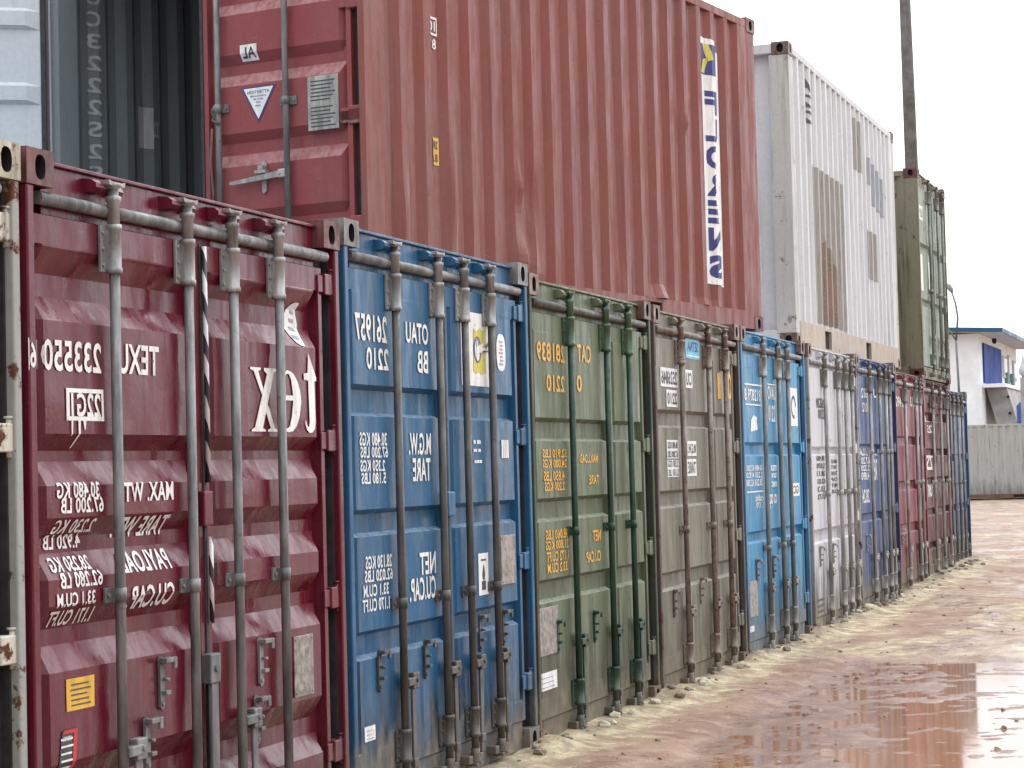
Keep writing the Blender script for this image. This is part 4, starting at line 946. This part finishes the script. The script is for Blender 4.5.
# white building with a blue roof
bx, by = -6.19, 77.66
P_WALL = simple('white render', (.84, .86, .87), .8, 0, .12, 1.2, .1)
P_ROOF = simple('blue roof sheet', (.015, .085, .19), .45, 0, .25, 3)
P_SOF = simple('grey soffit', (.50, .50, .51), .8, 0, .15, 2)
P_SHUT = simple('blue shutter paint', (.004, .045, .26), .8, 0, .2, 2)
P_CONC = simple('grey concrete', (.34, .33, .32), .85, 0, .25, 2, .2)
M_GL = simple('dark window glass', (.06, .08, .09), .15, 0, .2, 2)
b = empty('white_building', (bx, by, 0), label='two storey white building with a blue roof edge and blue shutter beyond the grey container', cat='building')
BL, BD, BH = 13.9, 16., 6.33
m = MB(); m.box(-BD, 0, 0, BL, -.2, BH-.0); m.build('wall', P_WALL, b)
m = MB()
prof = [(-BD-.9, BH+.95), (.93, BH+.02), (.93, BH+.12), (-BD-.9, BH+1.07)]
m.prism(prof, -.02-.55, BL+.6, 'y'); rf = m.build('roof', P_ROOF, b)
m = MB(); m.prism([(-BD-.95, BH+.86), (.98, BH-.02), (.98, BH+.14), (-BD-.95, BH+1.10)], -.60, -.55, 'y'); m.box(.93, .98, -.55, BL+.6, BH-.02, BH+.14); m.build('fascia', P_ROOF, rf)
m = MB(); m.prism([(-BD-.8, BH+.78), (.92, BH-.03), (.92, BH+.01), (-BD-.8, BH+.86)], -.54, BL+.55, 'y'); m.build('soffit', P_SOF, rf)
def win(y0, y1, z0, z1, fm, gm, name='window', slats=0):
    m = MB(); m.box(.003, .07, y0, y1, z0, z1, .01)
    for k in range(slats): m.box(.07, .10, y0+.05, y1-.05, z0+(z1-z0)*(k+.1)/slats, z0+(z1-z0)*(k+.85)/slats)
    o = m.build(name, fm, b)
    if gm: MB().box(.071, .078, y0+.12, y1-.12, z0+.12, z1-.12).build('pane', gm, o)
win(.95, 7.2, 4.42, 6.0, P_SHUT, None, 'shutter', 0)
win(8.0, 9.4, 4.85, 5.8, P_SOF, M_GL); win(10.0, 10.6, 4.6, 5.9, P_SOF, M_GL); win(12.0, 13.2, 4.85, 5.75, P_SOF, M_GL)
m = MB(); m.box(.0, .9, .5, 8.6, 4.22, 4.36, .01); m.build('ledge', P_WALL, b)
m = MB(); m.prism([(.05, 4.2), (.85, 4.2), (1.25, 2.7), (.45, 2.7)], 1.4, 8.3, 'y'); cn = m.build('canopy_panel', P_CONC, b)
m = MB(); m.tube([(.9, 1.37, 3.85), (.9, 1.33, 3.85)], .055, 10); m.tube([(.95, 1.37, 3.2), (.95, 1.33, 3.2)], .055, 10); m.build('vent_cap', M_DARK, cn)
m = MB(); m.tube([(.55, .3, 6.12), (.55, .3, 6.02), (.58, .1, 5.98)], .09, 8); m.build('wall_lamp', M_DARK, b)
m = MB(); m.tube([(.06, 8.9, 5.1), (.09, 8.9, 3.0)], .09, 8); m.tube([(.06, 10.8, 5.1), (.09, 10.8, 3.0)], .14, 8); m.build('drain_pipe', simple('green pipe', (.10, .26, .24), .6), b)
# small blue tank and dark post right of the building
tk = MB(); tk.tube([(0, 0, 0), (0, 0, .2), (0, 0, 3.4), (0, 0, 3.55)], [.38, .42, .42, .3], 16); o = tk.build('water_tank', simple('blue plastic', (.02, .06, .28), .45), None, (-4.28, 76.2, 0)); tag(o, 'tall dark blue tank at the corner of the white building', 'tank')
for k in range(1):
    g = empty('timber_post', (-4.0, 72.2, 0), label='dark grey timber post frame at the right edge behind the grey container', cat='post frame')
    m = MB(); m.box(-.12, .12, -.12, .12, 0, 4.35, .02); m.build('post', P_CONC, g)
    m = MB(); m.box(.12, 1.4, -.08, .08, 3.1, 3.35, .01); m.build('beam', P_CONC, g)
    m = MB(); m.box(.14, 1.4, -.02, .04, 3.37, 4.3); m.build('panel', simple('slate sheet', (.16, .16, .18), .6), g)
    m = MB(); m.tube([(0, 0, 4.35), (0, 0, 4.5), (0, 0, 4.62), (0, 0, 4.78), (0, 0, 5.0), (0, 0, 5.2)], [.05, .16, .18, .10, .04, .02], 10); m.build('finial', P_SOF, g)
# utility pole and cable
wood = simple('weathered pole', (.13, .12, .115), .85, 0, .35, 6, .3)
m = MB(); m.tube([(0, 0, 0), (-.02, 0, 4), (-.05, 0, 9), (-.09, 0, 14.5)], [.17, .155, .135, .10], 16); p = m.build('utility_pole', wood, None, (-2.93, 39.4, 0)); tag(p, 'tall weathered grey pole rising behind the olive green upper container', 'utility pole')
A = Vector((-3.02, 39.4, 13.9)); Bp = Vector((-14, 24, 8.0)); pts = []
for k in range(25):
    t = k/24; q = A.lerp(Bp, t); q.z -= 1.0*4*t*(1-t)*.6; pts.append(q)
m = MB(); m.tube(pts, .011, 5); o = m.build('overhead_cable', simple('grey cable', (.3, .3, .31), .6)); tag(o, 'thin overhead cable running down from the utility pole into the white sky', 'cable')
# street lamp
lp = empty('street_lamp', (-4.12, 55.0, 0), label='slender grey street lamp with a bent arm in front of the white building', cat='street lamp')
lm_ = simple('lamp steel', (.12, .13, .14), .5, .3, .2, 5)
m = MB(); m.tube([(.04, 0, 0), (.0, 0, 3.2), (-.04, 0, 4.85)], [.045, .038, .03], 10); m.tube([(-.04, 0, 4.85), (.03, 0, 5.5), (-.02, 0, 5.9), (-.13, 0, 6.3)], [.03, .027, .025, .022], 8); m.build('pole', lm_, lp)
m = MB(); m.tube([(-.04, 0, 4.85), (-.18, 0, 5.08), (-.36, 0, 5.22)], .022, 8); m.build('arm', lm_, lp)
m = MB(); m.tube([(-.10, 0, 6.22), (-.14, 0, 6.32), (-.20, 0, 6.42), (-.26, 0, 6.47)], [.03, .075, .08, .04], 10); m.build('lamp_head', simple('lamp housing', (.25, .27, .28), .4), lp)
# ---------------------------------------------------------------- debris along the sills
M_ST = simple('muddy stone', (.26, .21, .15), .85, 0, .4, 14, .4); M_ST2 = simple('pale rubble', (.52, .47, .36), .85, 0, .3, 14, .4); M_TIM = simple('rotten dunnage timber', (.16, .12, .09), .85, 0, .4, 10, .3)
def rock(x, y, s, mat, sq=.7):
    b = bmesh.new(); bmesh.ops.create_icosphere(b, subdivisions=2, radius=s)
    k = random.random()*50
    for v in b.verts:
        v.co *= 1+.55*noise.noise(v.co*(1.3/s)+Vector((k, k, k))); v.co.z *= sq
    me = bpy.data.meshes.new('stone'); b.to_mesh(me); b.free(); me.materials.append(mat)
    return put('stone', me, None, (x, y, ground_z(x, y)+s*sq*.35))
spots = []
for k in range(110):
    y = 4.3+20*(k+random.random())/110; x = .01+abs(random.gauss(0, .09)); s = random.choice((.010, .014, .018, .025, .035))
    o = rock(x, y, s, random.choice((M_ST, M_ST2, M_ST))); tag(o, 'small muddy stone in the rubble along the container sills', 'stone', 'rubble stones along the foot of the container row')
for k in range(120):
    y = 4.5+16*random.random()**1.3; x = .35+2.4*random.random(); s = random.choice((.006, .008, .010, .013, .018))
    o = rock(x, y, s, M_ST); tag(o, 'small dark clod lying out on the wet mud track', 'clod', 'clods scattered on the mud track'); o.name = 'mud_clod'
